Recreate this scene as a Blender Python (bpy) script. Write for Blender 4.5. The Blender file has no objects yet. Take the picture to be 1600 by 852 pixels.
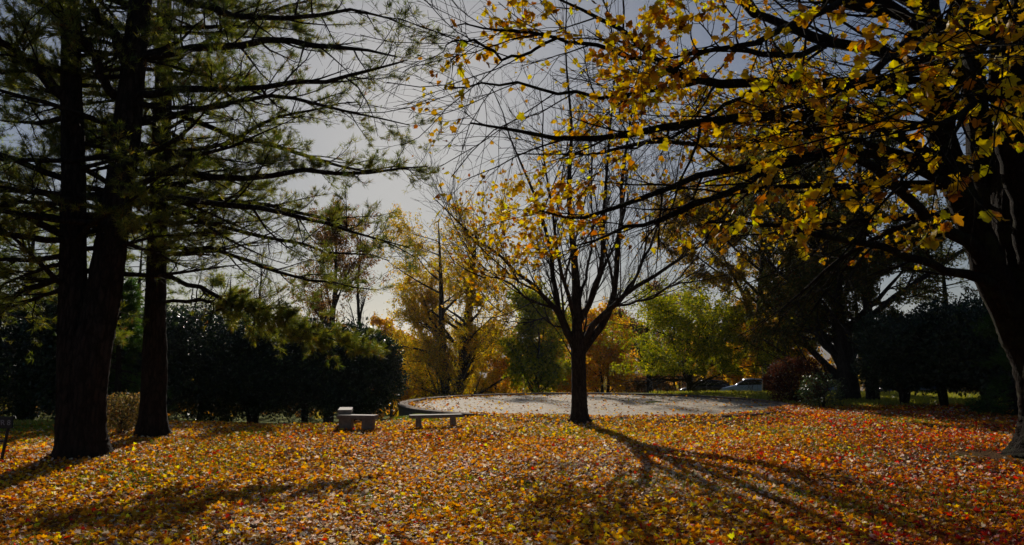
import bpy, bmesh, math, time
import numpy as np
from mathutils import Vector, Matrix
T0 = time.time()
R = math.radians
SC = bpy.context.scene
COL = SC.collection
# ------------------------------------------------------------------ camera maths
CAMH, F, HOR = 2.2, 1100.0, 560.0
PITCH = math.atan((HOR - 426) / F)
cP, sP = math.cos(PITCH), math.sin(PITCH)
def ray(px, py):
    a, b = (px - 800) / F, (426 - py) / F
    return np.array([a, cP - b * sP, sP + b * cP])
def W(px, py, Y):
    d = ray(px, py); s = Y / d[1]
    return np.array([d[0] * s, Y, CAMH + d[2] * s])
def smooth(a, b, x):
    t = np.clip((x - a) / (b - a), 0, 1); return t * t * (3 - 2 * t)
def terrain(x, y):
    x = np.asarray(x, float); y = np.asarray(y, float)
    y0 = 24 + 22 * smooth(-6.5, 2.5, x)
    drop = np.maximum(0, y - y0) * 0.09
    z = -np.where(drop < 9, drop, 9 + (drop - 9) * 0.45)
    z = np.maximum(z, -42)
    und = 0.05 * np.sin(x * .45 + 1.3) * np.sin(y * .31) + 0.03 * np.sin(x * 1.1 - y * .7)
    mound = 0.16 * np.exp(-((x - 12.6) ** 2 + (y - 16.3) ** 2) / 9) + 0.14 * np.exp(-((x + 9.6) ** 2 + (y - 15.9) ** 2) / 5) + 0.10 * np.exp(-((x + 10.0) ** 2 + (y - 20) ** 2) / 3)
    rd = np.hypot(x - 3.75, y - 34.1)
    berm = .125 * smooth(8.75, 9.1, rd) * smooth(11.2, 9.2, rd) * smooth(-2.5, .5, x) * (y < 37)
    return z + und * smooth(60, 20, y) + mound + berm
def G(px, py):
    d = ray(px, py); z = 0.0
    for _ in range(12):
        s = (z - CAMH) / d[2]; z = float(terrain(d[0] * s, d[1] * s))
    return np.array([d[0] * s, d[1] * s, z])
SUN = ray(645, 105); SUN /= np.linalg.norm(SUN)
# ------------------------------------------------------------------ object helpers
def props(o, label=None, cat=None, group=None, kind=None):
    if label: o['label'] = label
    if cat: o['category'] = cat
    if group: o['group'] = group
    if kind: o['kind'] = kind
    return o
def empty(name, loc, label, cat, group=None, rz=0):
    o = bpy.data.objects.new(name, None); COL.objects.link(o)
    o.location = tuple(float(v) for v in loc); o.rotation_euler = (0, 0, rz)
    o.empty_display_size = .2
    return props(o, label, cat, group)
def link(name, me, mat, parent=None):
    o = bpy.data.objects.new(name, me); COL.objects.link(o)
    if mat and not me.materials: me.materials.append(mat)
    if parent:
        o.parent = parent
    return o
def np_mesh(name, V, faces_flat, nper, col=None, smooth_=False, mat_idx=None):
    me = bpy.data.meshes.new(name)
    V = np.ascontiguousarray(V, np.float32)
    me.vertices.add(len(V)); me.vertices.foreach_set('co', V.ravel())
    ff = np.ascontiguousarray(faces_flat, np.int32).ravel()
    me.loops.add(len(ff)); me.loops.foreach_set('vertex_index', ff)
    nf = len(ff) // nper
    me.polygons.add(nf)
    me.polygons.foreach_set('loop_start', np.arange(nf, dtype=np.int32) * nper)
    try: me.polygons.foreach_set('loop_total', np.full(nf, nper, np.int32))
    except Exception: pass
    me.polygons.foreach_set('use_smooth', np.full(nf, smooth_, bool))
    if col is not None:
        at = me.color_attributes.new('Col', 'FLOAT_COLOR', 'POINT')
        c4 = np.ones((len(V), 4), np.float32); c4[:, :3] = col
        at.data.foreach_set('color', c4.ravel())
    me.update(); me.validate()
    return me
def bm_obj(name, bm, mat, parent=None, smooth_=False):
    me = bpy.data.meshes.new(name)
    bmesh.ops.recalc_face_normals(bm, faces=bm.faces)
    bm.to_mesh(me); bm.free()
    if smooth_:
        for p in me.polygons: p.use_smooth = True
    return link(name, me, mat, parent)
def add_box(bm, cx, cy, cz, sx, sy, sz, rz=0, bev=0, taper=1.0):
    r = bmesh.ops.create_cube(bm, size=1)
    vs = r['verts']
    for v in vs:
        k = taper if v.co.z > 0 else 1
        v.co.x *= sx * k; v.co.y *= sy * k; v.co.z *= sz
    if bev:
        es = list({e for v in vs for e in v.link_edges})
        rr = bmesh.ops.bevel(bm, geom=es, offset=bev, segments=2, affect='EDGES')
        vs = list({v for f in rr['faces'] for v in f.verts} | {v for v in vs if v.is_valid})
    M = Matrix.Translation((cx, cy, cz)) @ Matrix.Rotation(rz, 4, 'Z')
    for v in vs: v.co = M @ v.co
# ------------------------------------------------------------------ materials
def new_mat(name):
    m = bpy.data.materials.new(name); m.use_nodes = True
    nt = m.node_tree; nt.nodes.clear()
    out = nt.nodes.new('ShaderNodeOutputMaterial')
    return m, nt, out
def N(nt, t, **kw):
    n = nt.nodes.new('ShaderNode' + t)
    for k, v in kw.items():
        if k in n.inputs: n.inputs[k].default_value = v
        else: setattr(n, k, v)
    return n
def ramp(nt, stops, fac):
    r = nt.nodes.new('ShaderNodeValToRGB')
    el = r.color_ramp.elements
    while len(el) < len(stops): el.new(.5)
    for e, (p, c) in zip(el, stops): e.position = p; e.color = (*c, 1)
    nt.links.new(fac, r.inputs['Fac']); return r
def leaf_mat(name, trans=.45, rough=.45, spec=.5, tgain=1.25):
    m, nt, out = new_mat(name); L = nt.links.new
    a = N(nt, 'Attribute', attribute_name='Col')
    p = N(nt, 'BsdfPrincipled', Roughness=rough)
    p.inputs['Specular IOR Level'].default_value = spec
    L(a.outputs['Color'], p.inputs['Base Color'])
    hs = N(nt, 'HueSaturation', Saturation=1.12, Value=tgain); L(a.outputs['Color'], hs.inputs['Color'])
    t = N(nt, 'BsdfTranslucent'); L(hs.outputs['Color'], t.inputs['Color'])
    mx = N(nt, 'MixShader'); mx.inputs[0].default_value = trans
    L(p.outputs[0], mx.inputs[1]); L(t.outputs[0], mx.inputs[2]); L(mx.outputs[0], out.inputs[0])
    return m
def bark_mat(name, c1, c2, scale=6, stretch=.18, bump=.6, moss=0.0):
    m, nt, out = new_mat(name); L = nt.links.new
    tc = N(nt, 'TexCoord'); mp = N(nt, 'Mapping'); mp.inputs['Scale'].default_value = (1, 1, stretch)
    L(tc.outputs['Object'], mp.inputs['Vector'])
    v = N(nt, 'TexVoronoi', feature='DISTANCE_TO_EDGE', Scale=scale * 1.6); n = N(nt, 'TexNoise', Scale=scale, Detail=8.0, Roughness=.7)
    L(mp.outputs[0], n.inputs['Vector'])
    ad = N(nt, 'VectorMath', operation='ADD'); sc = N(nt, 'VectorMath', operation='SCALE'); sc.inputs['Scale'].default_value = .25
    L(n.outputs['Color'], sc.inputs[0]); L(mp.outputs[0], ad.inputs[0]); L(sc.outputs[0], ad.inputs[1]); L(ad.outputs[0], v.inputs['Vector'])
    mm = N(nt, 'Math', operation='MULTIPLY_ADD'); L(v.outputs['Distance'], mm.inputs[0]); mm.inputs[1].default_value = 1.6; L(n.outputs['Fac'], mm.inputs[2])
    r = ramp(nt, [(.35, c1), (.95, c2)], mm.outputs[0])
    colout = r.outputs['Color']
    if moss:
        n2 = N(nt, 'TexNoise', Scale=2.5, Detail=6.0); L(tc.outputs['Object'], n2.inputs['Vector'])
        r2 = ramp(nt, [(.5, (0, 0, 0)), (.68, (moss,) * 3)], n2.outputs['Fac'])
        mx = N(nt, 'Mix', data_type='RGBA'); L(r2.outputs['Color'], mx.inputs['Factor']); L(colout, mx.inputs['A']); mx.inputs['B'].default_value = (.09, .11, .03, 1)
        colout = mx.outputs['Result']
    p = N(nt, 'BsdfPrincipled', Roughness=.95); p.inputs['Specular IOR Level'].default_value = .08; L(colout, p.inputs['Base Color'])
    b = N(nt, 'Bump', Strength=bump, Distance=.05); L(mm.outputs[0], b.inputs['Height']); L(b.outputs[0], p.inputs['Normal'])
    L(p.outputs[0], out.inputs[0]); return m
def stone_mat(name, c1, c2, scale=8, bump=.3, rough=.8, fine=60):
    m, nt, out = new_mat(name); L = nt.links.new
    tc = N(nt, 'TexCoord'); n = N(nt, 'TexNoise', Scale=scale, Detail=10.0, Roughness=.65); n2 = N(nt, 'TexNoise', Scale=fine, Detail=4.0)
    L(tc.outputs['Object'], n.inputs['Vector']); L(tc.outputs['Object'], n2.inputs['Vector'])
    mm = N(nt, 'Math', operation='MULTIPLY_ADD'); L(n2.outputs['Fac'], mm.inputs[0]); mm.inputs[1].default_value = .5; L(n.outputs['Fac'], mm.inputs[2])
    r = ramp(nt, [(.5, c1), (.95, c2)], mm.outputs[0])
    p = N(nt, 'BsdfPrincipled', Roughness=rough); p.inputs['Specular IOR Level'].default_value = .25; L(r.outputs['Color'], p.inputs['Base Color'])
    b = N(nt, 'Bump', Strength=bump, Distance=.02); L(mm.outputs[0], b.inputs['Height']); L(b.outputs[0], p.inputs['Normal'])
    L(p.outputs[0], out.inputs[0]); return m
def plain(name, c, rough=.5, metal=0, coat=0, spec=.5):
    m, nt, out = new_mat(name)
    tc = N(nt, 'TexCoord'); n = N(nt, 'TexNoise', Scale=14.0, Detail=5.0); nt.links.new(tc.outputs['Object'], n.inputs['Vector'])
    r = ramp(nt, [(.3, tuple(v * .85 for v in c)), (.7, c)], n.outputs['Fac'])
    p = N(nt, 'BsdfPrincipled', Roughness=rough, Metallic=metal)
    p.inputs['Coat Weight'].default_value = coat
    p.inputs['Specular IOR Level'].default_value = spec
    nt.links.new(r.outputs['Color'], p.inputs['Base Color']); nt.links.new(p.outputs[0], out.inputs[0]); return m
M_LEAF = leaf_mat('autumn_leaf', .5, .55, .3, 1.0)
M_LITTER = leaf_mat('fallen_leaf', .42, .6, .4, 1.5)
M_NEEDLE = leaf_mat('pine_needle', .5, .5, .4, 1.5)
M_HOLLY = leaf_mat('holly_leaf', .16, .42, .45, 1.6)
M_FARLEAF = leaf_mat('distant_leaf', .55, .65, .25, 1.45)
M_GRASS = leaf_mat('grass_blade', .4, .5, .4, 1.2)
M_PINEBARK = bark_mat('pine_bark', (.008, .0055, .004), (.05, .035, .026), 6, .28, 1.)
M_MAPLEBARK = bark_mat('maple_bark', (.006, .004, .0025), (.034, .021, .013), 8, .3, 1., .3)
M_GREYBARK = bark_mat('grey_bark', (.016, .013, .010), (.07, .056, .045), 8, .22, .8)
M_STONE = stone_mat('bench_stone', (.13, .105, .08), (.33, .28, .23), 7)
M_STONEWALL = stone_mat('wall_stone', (.16, .12, .09), (.3, .24, .19), 5)
M_COPING = stone_mat('coping_stone', (.25, .2, .16), (.4, .34, .28), 6)
# ------------------------------------------------------------------ tubes / branches
def nrm(a): return a / np.maximum(np.linalg.norm(a, axis=-1, keepdims=True), 1e-9)
def tubes(pts, rad, k, lump=0, seed=0):
    n, P, _ = pts.shape
    t = np.empty_like(pts); t[:, 1:-1] = pts[:, 2:] - pts[:, :-2]; t[:, 0] = pts[:, 1] - pts[:, 0]; t[:, -1] = pts[:, -1] - pts[:, -2]
    t = nrm(t); avg = nrm(pts[:, -1] - pts[:, 0])
    ref = np.where(np.abs(avg[:, 2:3]) > .7, np.array([[1., 0, 0]]), np.array([[0, 0, 1.]]))[:, None, :]
    a = nrm(np.cross(t, np.broadcast_to(ref, t.shape))); b = np.cross(t, a)
    ang = np.arange(k) / k * 2 * np.pi
    rr = rad[:, :, None] * np.ones(k)
    if lump:
        rng = np.random.default_rng(seed)
        s = np.arange(P)[None, :, None] * .35 * min(1., 48. / P)
        for f, am in ((2, .5), (3, .6), (5, .35), (9, .3)):
            ph = rng.uniform(0, 6.28, (n, 1, 1))
            rr = rr * (1 + lump * am * np.sin(f * ang[None, None, :] + ph + s * rng.uniform(.3, 1.2) * np.sin(s * .4 + ph)))
        if k >= 20:   # furrowed bark plates running up the stem
            fu = rng.standard_normal((n, 1, k)) + .9 * rng.standard_normal((n, P, k)); rr = rr * (1 + .022 * fu)
        else: rr = rr * (1 + lump * .25 * rng.standard_normal(rr.shape))
    V = pts[:, :, None, :] + rr[..., None] * (np.cos(ang)[None, None, :, None] * a[:, :, None, :] + np.sin(ang)[None, None, :, None] * b[:, :, None, :])
    V = V.reshape(-1, 3)
    i = np.arange(n)[:, None, None] * (P * k); j = np.arange(P - 1)[None, :, None] * k; c = np.arange(k)[None, None, :]; c2 = (c + 1) % k
    q = np.stack([i + j + c, i + j + c2, i + j + k + c2, i + j + k + c], -1).reshape(-1, 4)
    return V, q
class Wood:
    def __init__(s): s.V = []; s.Q = []; s.n = 0
    def add(s, pts, rad, k=6, lump=0, seed=0):
        V, q = tubes(pts, rad, k, lump, seed); s.V.append(V); s.Q.append(q + s.n); s.n += len(V)
    def build(s, name, mat, parent):
        V = np.concatenate(s.V); o = np.array(parent.location) if parent else 0
        return link(name, np_mesh(name, V - o, np.concatenate(s.Q), 4, smooth_=True), mat, parent)
def spline(ctrl, P):
    c = np.array(ctrl, float); n = len(c); out = []
    cc = np.vstack([2 * c[0] - c[1], c, 2 * c[-1] - c[-2]])
    for u in np.linspace(0, n - 1, P):
        i = min(int(u), n - 2); t = u - i
        p0, p1, p2, p3 = cc[i], cc[i + 1], cc[i + 2], cc[i + 3]
        out.append(.5 * ((2 * p1) + (-p0 + p2) * t + (2 * p0 - 5 * p1 + 4 * p2 - p3) * t * t + (-p0 + 3 * p1 - 3 * p2 + p3) * t ** 3))
    return np.array(out)
def limb(ctrl, P=16, rng=None, wob=.0, mode='pix'):
    """ctrl rows (px, py, Y, r): a limb through points of space; returns (1,P,3),(1,P)"""
    s = spline([[*W(a, b, Y), r] for a, b, Y, r in ctrl] if mode == 'pix' else ctrl, P)
    p = s[:, :3]; r = np.maximum(s[:, 3], .004)
    if rng is not None and wob: 
        w = rng.standard_normal((P, 3)) * wob; w[0] = 0; p = p + w
    return p[None], r[None]
def spawn(rng, par, n, tr, ang, L, P=5, up=.0, wander=.12, rr=.6, rend=.004, flat=1.0, Lvar=.35, ltaper=.5, rmax=9., down0=0.):
    pts, rad = par; Nn, PP, _ = pts.shape
    M = Nn * n
    pi = np.repeat(np.arange(Nn), n)
    t = (tr[0] + (tr[1] - tr[0]) * ((np.tile(np.arange(n), Nn) + rng.random(M)) / n))
    u = t * (PP - 1); i = np.minimum(u.astype(int), PP - 2); f = (u - i)[:, None]
    p = pts[pi, i] * (1 - f) + pts[pi, i + 1] * f
    tg = nrm(pts[pi, i + 1] - pts[pi, i])
    r0 = np.minimum((rad[pi, i] * (1 - f[:, 0]) + rad[pi, i + 1] * f[:, 0]) * rr, rmax)
    rnd = rng.standard_normal((M, 3)); perp = rnd - (rnd * tg).sum(1, keepdims=True) * tg
    perp[:, 2] *= flat; perp = nrm(perp)
    a = np.radians(rng.normal(ang, 9, M))[:, None]
    d = nrm(np.cos(a) * tg + np.sin(a) * perp + np.array([0, 0, down0]))
    ln = L * (1 - ltaper * t) * np.clip(rng.normal(1, Lvar, M), .3, 1.9)
    out = np.empty((M, P, 3)); out[:, 0] = p
    for s in range(1, P):
        d = nrm(d + wander * rng.standard_normal((M, 3)) + np.array([0, 0, up]))
        out[:, s] = out[:, s - 1] + d * (ln / (P - 1))[:, None]
    rd = r0[:, None] + (rend - r0)[:, None] * (np.linspace(0, 1, P) ** .8)[None]
    return out, np.maximum(rd, rend * .8)
def cat2(*ps):
    P = ps[0][0].shape[1]
    return np.concatenate([resamp(p[0], P) for p in ps]), np.concatenate([resamp(p[1][..., None], P)[..., 0] for p in ps])
def resamp(a, P):
    n, Q, D = a.shape
    if Q == P: return a
    u = np.linspace(0, Q - 1, P); i = np.minimum(u.astype(int), Q - 2); f = (u - i)[None, :, None]
    return a[:, i] * (1 - f) + a[:, i + 1] * f
def along(rng, par, n, t0=0., t1=1.):
    pts, _ = par; Nn, P, _ = pts.shape
    pi = np.repeat(np.arange(Nn), n); u = rng.uniform(t0, t1, len(pi)) * (P - 1); i = np.minimum(u.astype(int), P - 2); f = (u - i)[:, None]
    return pts[pi, i] * (1 - f) + pts[pi, i + 1] * f, nrm(pts[pi, i + 1] - pts[pi, i])
# ------------------------------------------------------------------ leaves
def fan(rim, c):
    rim = np.array(rim, float); V = np.vstack([[c], rim]); n = len(rim)
    return V, np.array([[0, 1 + i, 1 + (i + 1) % n] for i in range(n)])
half = [(.22, -.13), (.50, -.02), (.42, .14), (.60, .26), (.72, .50), (.48, .50), (.36, .58), (.36, .80), (.17, .78)]
MAPLE = fan([(0, 0)] + half + [(0, 1)] + [(-x, y) for x, y in half[::-1]], (0, .32))
half2 = [(.28, -.12), (.5, .02), (.42, .18), (.70, .46), (.38, .52), (.33, .76)]
MAPLE2 = fan([(0, 0)] + half2 + [(0, 1)] + [(-x, y) for x, y in half2[::-1]], (0, .3))
STAR = fan([(0, -.05), (.45, 0), (.62, .45), (.32, .7), (0, 1), (-.32, .7), (-.62, .45), (-.45, 0)], (0, .35))
DIAM = (np.array([(0, 0), (.34, .45), (0, 1), (-.34, .45)]), np.array([[0, 1, 2], [0, 2, 3]]))
OVAL = (np.array([(0, 0), (.25, .3), (.2, .75), (0, 1), (-.2, .75), (-.25, .3)]), np.array([[0, 1, 2], [0, 2, 3], [0, 3, 4], [0, 4, 5]]))
def leaf_geo(rng, pos, fwd, nor, size, cols, shape, curl=.25):
    S, Fc = shape; n = len(pos)
    f = nrm(fwd); s = nrm(np.cross(f, nor)); w = np.cross(s, f)
    x = S[:, 0][None, :] * rng.uniform(.75, 1.1, (n, 1)); y = S[:, 1][None, :]
    c1 = rng.normal(0, curl, (n, 1)); c2 = rng.normal(0, curl, (n, 1)); c3 = rng.normal(0, curl * .6, (n, 1))
    z = c1 * np.abs(x) * 1.1 + c2 * (y - .3) ** 2 * 1.3 + c3 * x * y
    V = pos[:, None] + size[:, None, None] * (x[..., None] * s[:, None] + y[..., None] * f[:, None] + z[..., None] * w[:, None])
    m = len(S)
    Fa = (np.arange(n)[:, None, None] * m + Fc[None]).reshape(-1, 3)
    C = np.repeat(cols, m, 0)
    return V.reshape(-1, 3), Fa, C
class Leaves:
    def __init__(s): s.V = []; s.F = []; s.C = []; s.n = 0
    def add(s, g):
        s.V.append(g[0]); s.F.append(g[1] + s.n); s.C.append(g[2]); s.n += len(g[0])
    def build(s, name, mat, parent=None):
        V = np.concatenate(s.V); o = np.array(parent.location) if parent else 0
        return link(name, np_mesh(name, V - o, np.concatenate(s.F), 3, np.concatenate(s.C)), mat, parent)
def palette(rng, n, cols, wts, var=.16):
    c = np.array(cols)[rng.choice(len(cols), n, p=np.array(wts) / sum(wts))]
    return np.clip(c * np.exp(rng.normal(0, var, (n, 1))) * np.exp(rng.normal(0, var * .4, (n, 3))), 0, .95)
def hang(rng, n, d=None, sag=.6, flat=.6):
    """leaf directions: drooping outward"""
    f = rng.standard_normal((n, 3)); 
    if d is not None: f = f * .7 + d * .7
    f[:, 2] -= sag; nn = rng.standard_normal((n, 3)); nn[:, 2] += flat
    return nrm(f), nn
NZ = np.random.default_rng(5)
_K = NZ.standard_normal((14, 3)); _PH = NZ.uniform(0, 6.28, 14)
def lownoise(p, s):
    k = _K * s
    return np.sin(p @ k.T + _PH).mean(1) * 1.9
Y1, Y2, Y3 = (.86, .62, .012), (.84, .50, .012), (.72, .34, .015)
OR, RD, BR, TAN = (.50, .16, .012), (.40, .025, .015), (.20, .08, .02), (.52, .40, .27)
_d = lambda c, k: tuple(v * k for v in c)
GOLD = ([_d(Y1, .98), _d(Y2, .95), _d(Y3, .9), _d(OR, .9), BR], [6, 6, 3.5, 1.2, .8])
# ------------------------------------------------------------------ ground
def ground():
    ys = np.concatenate([np.linspace(-60, 4, 30), np.arange(4.3, 60, .3), np.linspace(61, 150, 60), np.geomspace(155, 6000, 50)])
    xs0 = np.concatenate([-np.geomspace(30, 5000, 40)[::-1], np.linspace(-29.7, 29.7, 199), np.geomspace(30, 5000, 40)])
    X, Y = np.meshgrid(xs0, ys); Z = terrain(X, Y)
    V = np.stack([X, Y, Z], -1).reshape(-1, 3); nx, ny = len(xs0), len(ys)
    i = np.arange(ny - 1)[:, None] * nx + np.arange(nx - 1)[None]
    q = np.stack([i, i + 1, i + nx + 1, i + nx], -1).reshape(-1, 4)
    m, nt, out = new_mat('lawn_soil'); L = nt.links.new
    tc = N(nt, 'TexCoord')
    n1 = N(nt, 'TexNoise', Scale=.55, Detail=8.0, Roughness=.65); n2 = N(nt, 'TexNoise', Scale=22.0, Detail=8.0, Roughness=.7)
    L(tc.outputs['Object'], n1.inputs['Vector']); L(tc.outputs['Object'], n2.inputs['Vector'])
    soil = ramp(nt, [(.3, (.02, .012, .006)), (.5, (.10, .05, .02)), (.7, (.22, .12, .05))], n2.outputs['Fac'])
    gr = ramp(nt, [(.3, (.08, .10, .015)), (.6, (.2, .22, .03)), (.8, (.34, .3, .08))], n2.outputs['Fac'])
    # grass beyond the leaf-covered knoll
    sx = N(nt, 'SeparateXYZ'); L(tc.outputs['Object'], sx.inputs[0])
    mr = N(nt, 'MapRange'); L(sx.outputs['Y'], mr.inputs['Value']); mr.inputs['From Min'].default_value = 22; mr.inputs['From Max'].default_value = 33
    mr.inputs['To Min'].default_value = 0; mr.inputs['To Max'].default_value = .55
    ad = N(nt, 'Math', operation='ADD'); L(n1.outputs['Fac'], ad.inputs[0]); L(mr.outputs[0], ad.inputs[1])
    rf = ramp(nt, [(.52, (0, 0, 0)), (.66, (1, 1, 1))], ad.outputs[0])
    mx = N(nt, 'Mix', data_type='RGBA'); L(rf.outputs['Color'], mx.inputs['Factor']); L(soil.outputs['Color'], mx.inputs['A']); L(gr.outputs['Color'], mx.inputs['B'])
    p = N(nt, 'BsdfPrincipled', Roughness=1.0); p.inputs['Specular IOR Level'].default_value = .03; L(mx.outputs['Result'], p.inputs['Base Color'])
    b = N(nt, 'Bump', Strength=1.0, Distance=.05); L(n2.outputs['Fac'], b.inputs['Height']); L(b.outputs[0], p.inputs['Normal'])
    L(p.outputs[0], out.inputs[0])
    props(link('ground', np_mesh('ground', V, q, 4, smooth_=True), m), kind='structure')
ground()
# ------------------------------------------------------------------ platform (round terrace)
PC = np.array([3.75, 34.1]); PR = 9.1; PZ = .05
def ring_profile(bm, prof, n=160):
    """prof: closed list of (radius, z) swept round"""
    rings = []
    for i in range(n):
        a = 2 * math.pi * i / n
        rings.append([bm.verts.new((math.cos(a) * r, math.sin(a) * r, z)) for r, z in prof])
    for i in range(n):
        A, B = rings[i], rings[(i + 1) % n]
        for j in range(len(prof)):
            bm.faces.new((A[j], B[j], B[(j + 1) % len(prof)], A[(j + 1) % len(prof)]))
def platform():
    t = empty('round_terrace', (PC[0], PC[1], PZ), 'large round gravel terrace with a low stone kerb behind the lone bare tree', 'terrace')
    bm = bmesh.new(); ring_profile(bm, [(PR - .06, -2.4), (PR - .06, -.03), (PR - .42, -.03), (PR - .42, -2.4)])
    bm_obj('retaining_wall', bm, M_STONEWALL, t)
    bm = bmesh.new(); ring_profile(bm, [(PR, -.03), (PR, .075), (PR - .02, .09), (PR - .46, .09), (PR - .48, .075), (PR - .48, -.03)])
    m, nt, out = new_mat('kerb_stone'); L = nt.links.new
    tc = N(nt, 'TexCoord'); sx = N(nt, 'SeparateXYZ'); L(tc.outputs['Object'], sx.inputs[0])
    at = N(nt, 'Math', operation='ARCTAN2'); L(sx.outputs['Y'], at.inputs[0]); L(sx.outputs['X'], at.inputs[1])
    mu = N(nt, 'Math', operation='MULTIPLY'); L(at.outputs[0], mu.inputs[0]); mu.inputs[1].default_value = 9.0
    fr = N(nt, 'Math', operation='FRACT'); L(mu.outputs[0], fr.inputs[0])
    jr = ramp(nt, [(0, (.3, .3, .3)), (.012, (1, 1, 1))], fr.outputs[0])
    n = N(nt, 'TexNoise', Scale=5.0, Detail=9.0); L(tc.outputs['Object'], n.inputs['Vector'])
    r = ramp(nt, [(.35, (.13, .09, .065)), (.7, (.29, .215, .16))], n.outputs['Fac'])
    mx = N(nt, 'Mix', data_type='RGBA', blend_type='MULTIPLY'); mx.inputs['Factor'].default_value = 1; L(r.outputs['Color'], mx.inputs['A']); L(jr.outputs['Color'], mx.inputs['B'])
    p = N(nt, 'BsdfPrincipled', Roughness=.95); p.inputs['Specular IOR Level'].default_value = .1; L(mx.outputs['Result'], p.inputs['Base Color']); L(p.outputs[0], out.inputs[0])
    bm_obj('coping', bm, m, t)
    bm = bmesh.new(); bmesh.ops.create_circle(bm, cap_ends=True, segments=160, radius=PR - .43)
    m, nt, out = new_mat('gravel'); L = nt.links.new
    tc = N(nt, 'TexCoord'); v = N(nt, 'TexVoronoi', Scale=34.0); n = N(nt, 'TexNoise', Scale=.9, Detail=9.0, Roughness=.7)
    L(tc.outputs['Object'], v.inputs['Vector']); L(tc.outputs['Object'], n.inputs['Vector'])
    r = ramp(nt, [(.3, (.34, .26, .17)), (.45, (.52, .41, .28)), (.7, (.70, .57, .41))], n.outputs['Fac'])
    hs = N(nt, 'Mix', data_type='RGBA', blend_type='MULTIPLY'); hs.inputs['Factor'].default_value = .35; L(r.outputs['Color'], hs.inputs['A']); L(v.outputs['Color'], hs.inputs['B'])
    p = N(nt, 'BsdfPrincipled', Roughness=.85); L(hs.outputs['Result'], p.inputs['Base Color'])
    b = N(nt, 'Bump', Strength=.8, Distance=.02); L(v.outputs['Distance'], b.inputs['Height']); L(b.outputs[0], p.inputs['Normal']); L(p.outputs[0], out.inputs[0])
    bm_obj('gravel_bed', bm, m, t)
platform()
# ------------------------------------------------------------------ strips: road beyond the hedge and the concrete walk
def strip(name, line, w, mat, dz=.02):
    s = spline([list(p) + [0] for p in line], 60)[:, :2]
    tg = np.gradient(s, axis=0); tg /= np.linalg.norm(tg, axis=1, keepdims=True); nn = np.stack([-tg[:, 1], tg[:, 0]], 1)
    V = []
    for k in np.linspace(-.5, .5, 7):
        q = s + nn * w * k; V.append(np.stack([q[:, 0], q[:, 1], terrain(q[:, 0], q[:, 1]) + dz], 1))
    V = np.stack(V, 1).reshape(-1, 3)
    i = np.arange(59)[:, None] * 7 + np.arange(6)[None]
    q = np.stack([i, i + 1, i + 8, i + 7], -1).reshape(-1, 4)
    props(link(name, np_mesh(name, V, q, 4, smooth_=True), mat), kind='structure')
M_ASPH = stone_mat('asphalt', (.06, .06, .062), (.13, .13, .14), 3, .3, .9, 80)
strip('road', [(-70, 43), (-40, 45), (-20, 47), (-8, 52), (2, 62), (16, 66), (50, 68)], 6.5, M_ASPH, .05)
M_CONC = stone_mat('concrete', (.3, .28, .26), (.48, .46, .43), 3, .2, .85, 50)
strip('path', [(10.6, 28.9), (12.5, 28.6), (15, 28.9), (19, 30), (26, 33)], 1.1, M_CONC, .03)
# ------------------------------------------------------------------ benches
def bench(name, label, loc, rz, L_, D_, T_, H_, legs, ld, taper=False, group='stone benches by the terrace'):
    t = empty(name, loc, label, 'bench', group, rz)
    bm = bmesh.new(); add_box(bm, 0, 0, H_ - T_ / 2, L_, D_, T_, 0, .012)
    bm_obj('seat', bm, M_STONE, t)
    for lx, lw in legs:
        bm = bmesh.new(); add_box(bm, lx, 0, (H_ - T_) / 2 - .06, lw, ld, H_ - T_ + .115, 0, .01)
        bm_obj('leg', bm, M_STONE, t)
gb = G(556, 673); bench('stone_bench', 'thick stone slab bench on two broad blocks, facing the camera', (gb[0], gb[1] + .2, gb[2]), R(-9), 1.24, .42, .12, .47, [(-.36, .38), (.36, .36)], .26)
gb = G(538, 668); bench('stone_bench', 'stone bench seen end on behind the thick slab bench', (gb[0] - .05, 23.6, float(terrain(gb[0], 23.6)) + .04), R(101), 1.35, .44, .13, .54, [(-.4, .34), (.4, .34)], .36)
gb = G(680, 669); bench('stone_bench', 'thin long stone slab bench with slim legs before the terrace wall', (gb[0], gb[1] + .15, gb[2]), R(16), 1.68, .36, .1, .41, [(-.55, .15), (.55, .15)], .28)
# ------------------------------------------------------------------ sign at the far edge
def sign():
    g = G(2, 722)
    t = empty('marker_sign', g, 'small black sign plate with grey lettering on a leaning post', 'sign')
    mk = plain('sign_black', (.012, .012, .014), .4); mt = plain('sign_text', (.3, .3, .32), .6)
    bm = bmesh.new(); add_box(bm, 0, 0, .36, .05, .05, .78, 0, .008)
    for v in bm.verts: v.co.x += .12 * (v.co.z - .0) 
    bm_obj('post', bm, mk, t)
    bm = bmesh.new(); add_box(bm, -.06, -.03, .8, .52, .03, .24, 0, .01); bm_obj('plate', bm, mk, t)
    bm = bmesh.new(); add_box(bm, -.17, 0, .42, .5, .03, .04, 0, .004); bm_obj('crossbar', bm, mk, t)
    cu = bpy.data.curves.new('txt', 'FONT'); cu.body = 'OUR 8'; cu.size = .15; cu.extrude = .002; cu.align_x = 'CENTER'
    to = bpy.data.objects.new('txt', cu); COL.objects.link(to)
    dg = bpy.context.evaluated_depsgraph_get(); me = bpy.data.meshes.new_from_object(to.evaluated_get(dg)); bpy.data.objects.remove(to)
    me.materials.clear(); o = link('lettering', me, mt, t); o.location = (-.06, -.05, .75); o.rotation_euler = (R(90), 0, 0)
sign()
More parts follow.
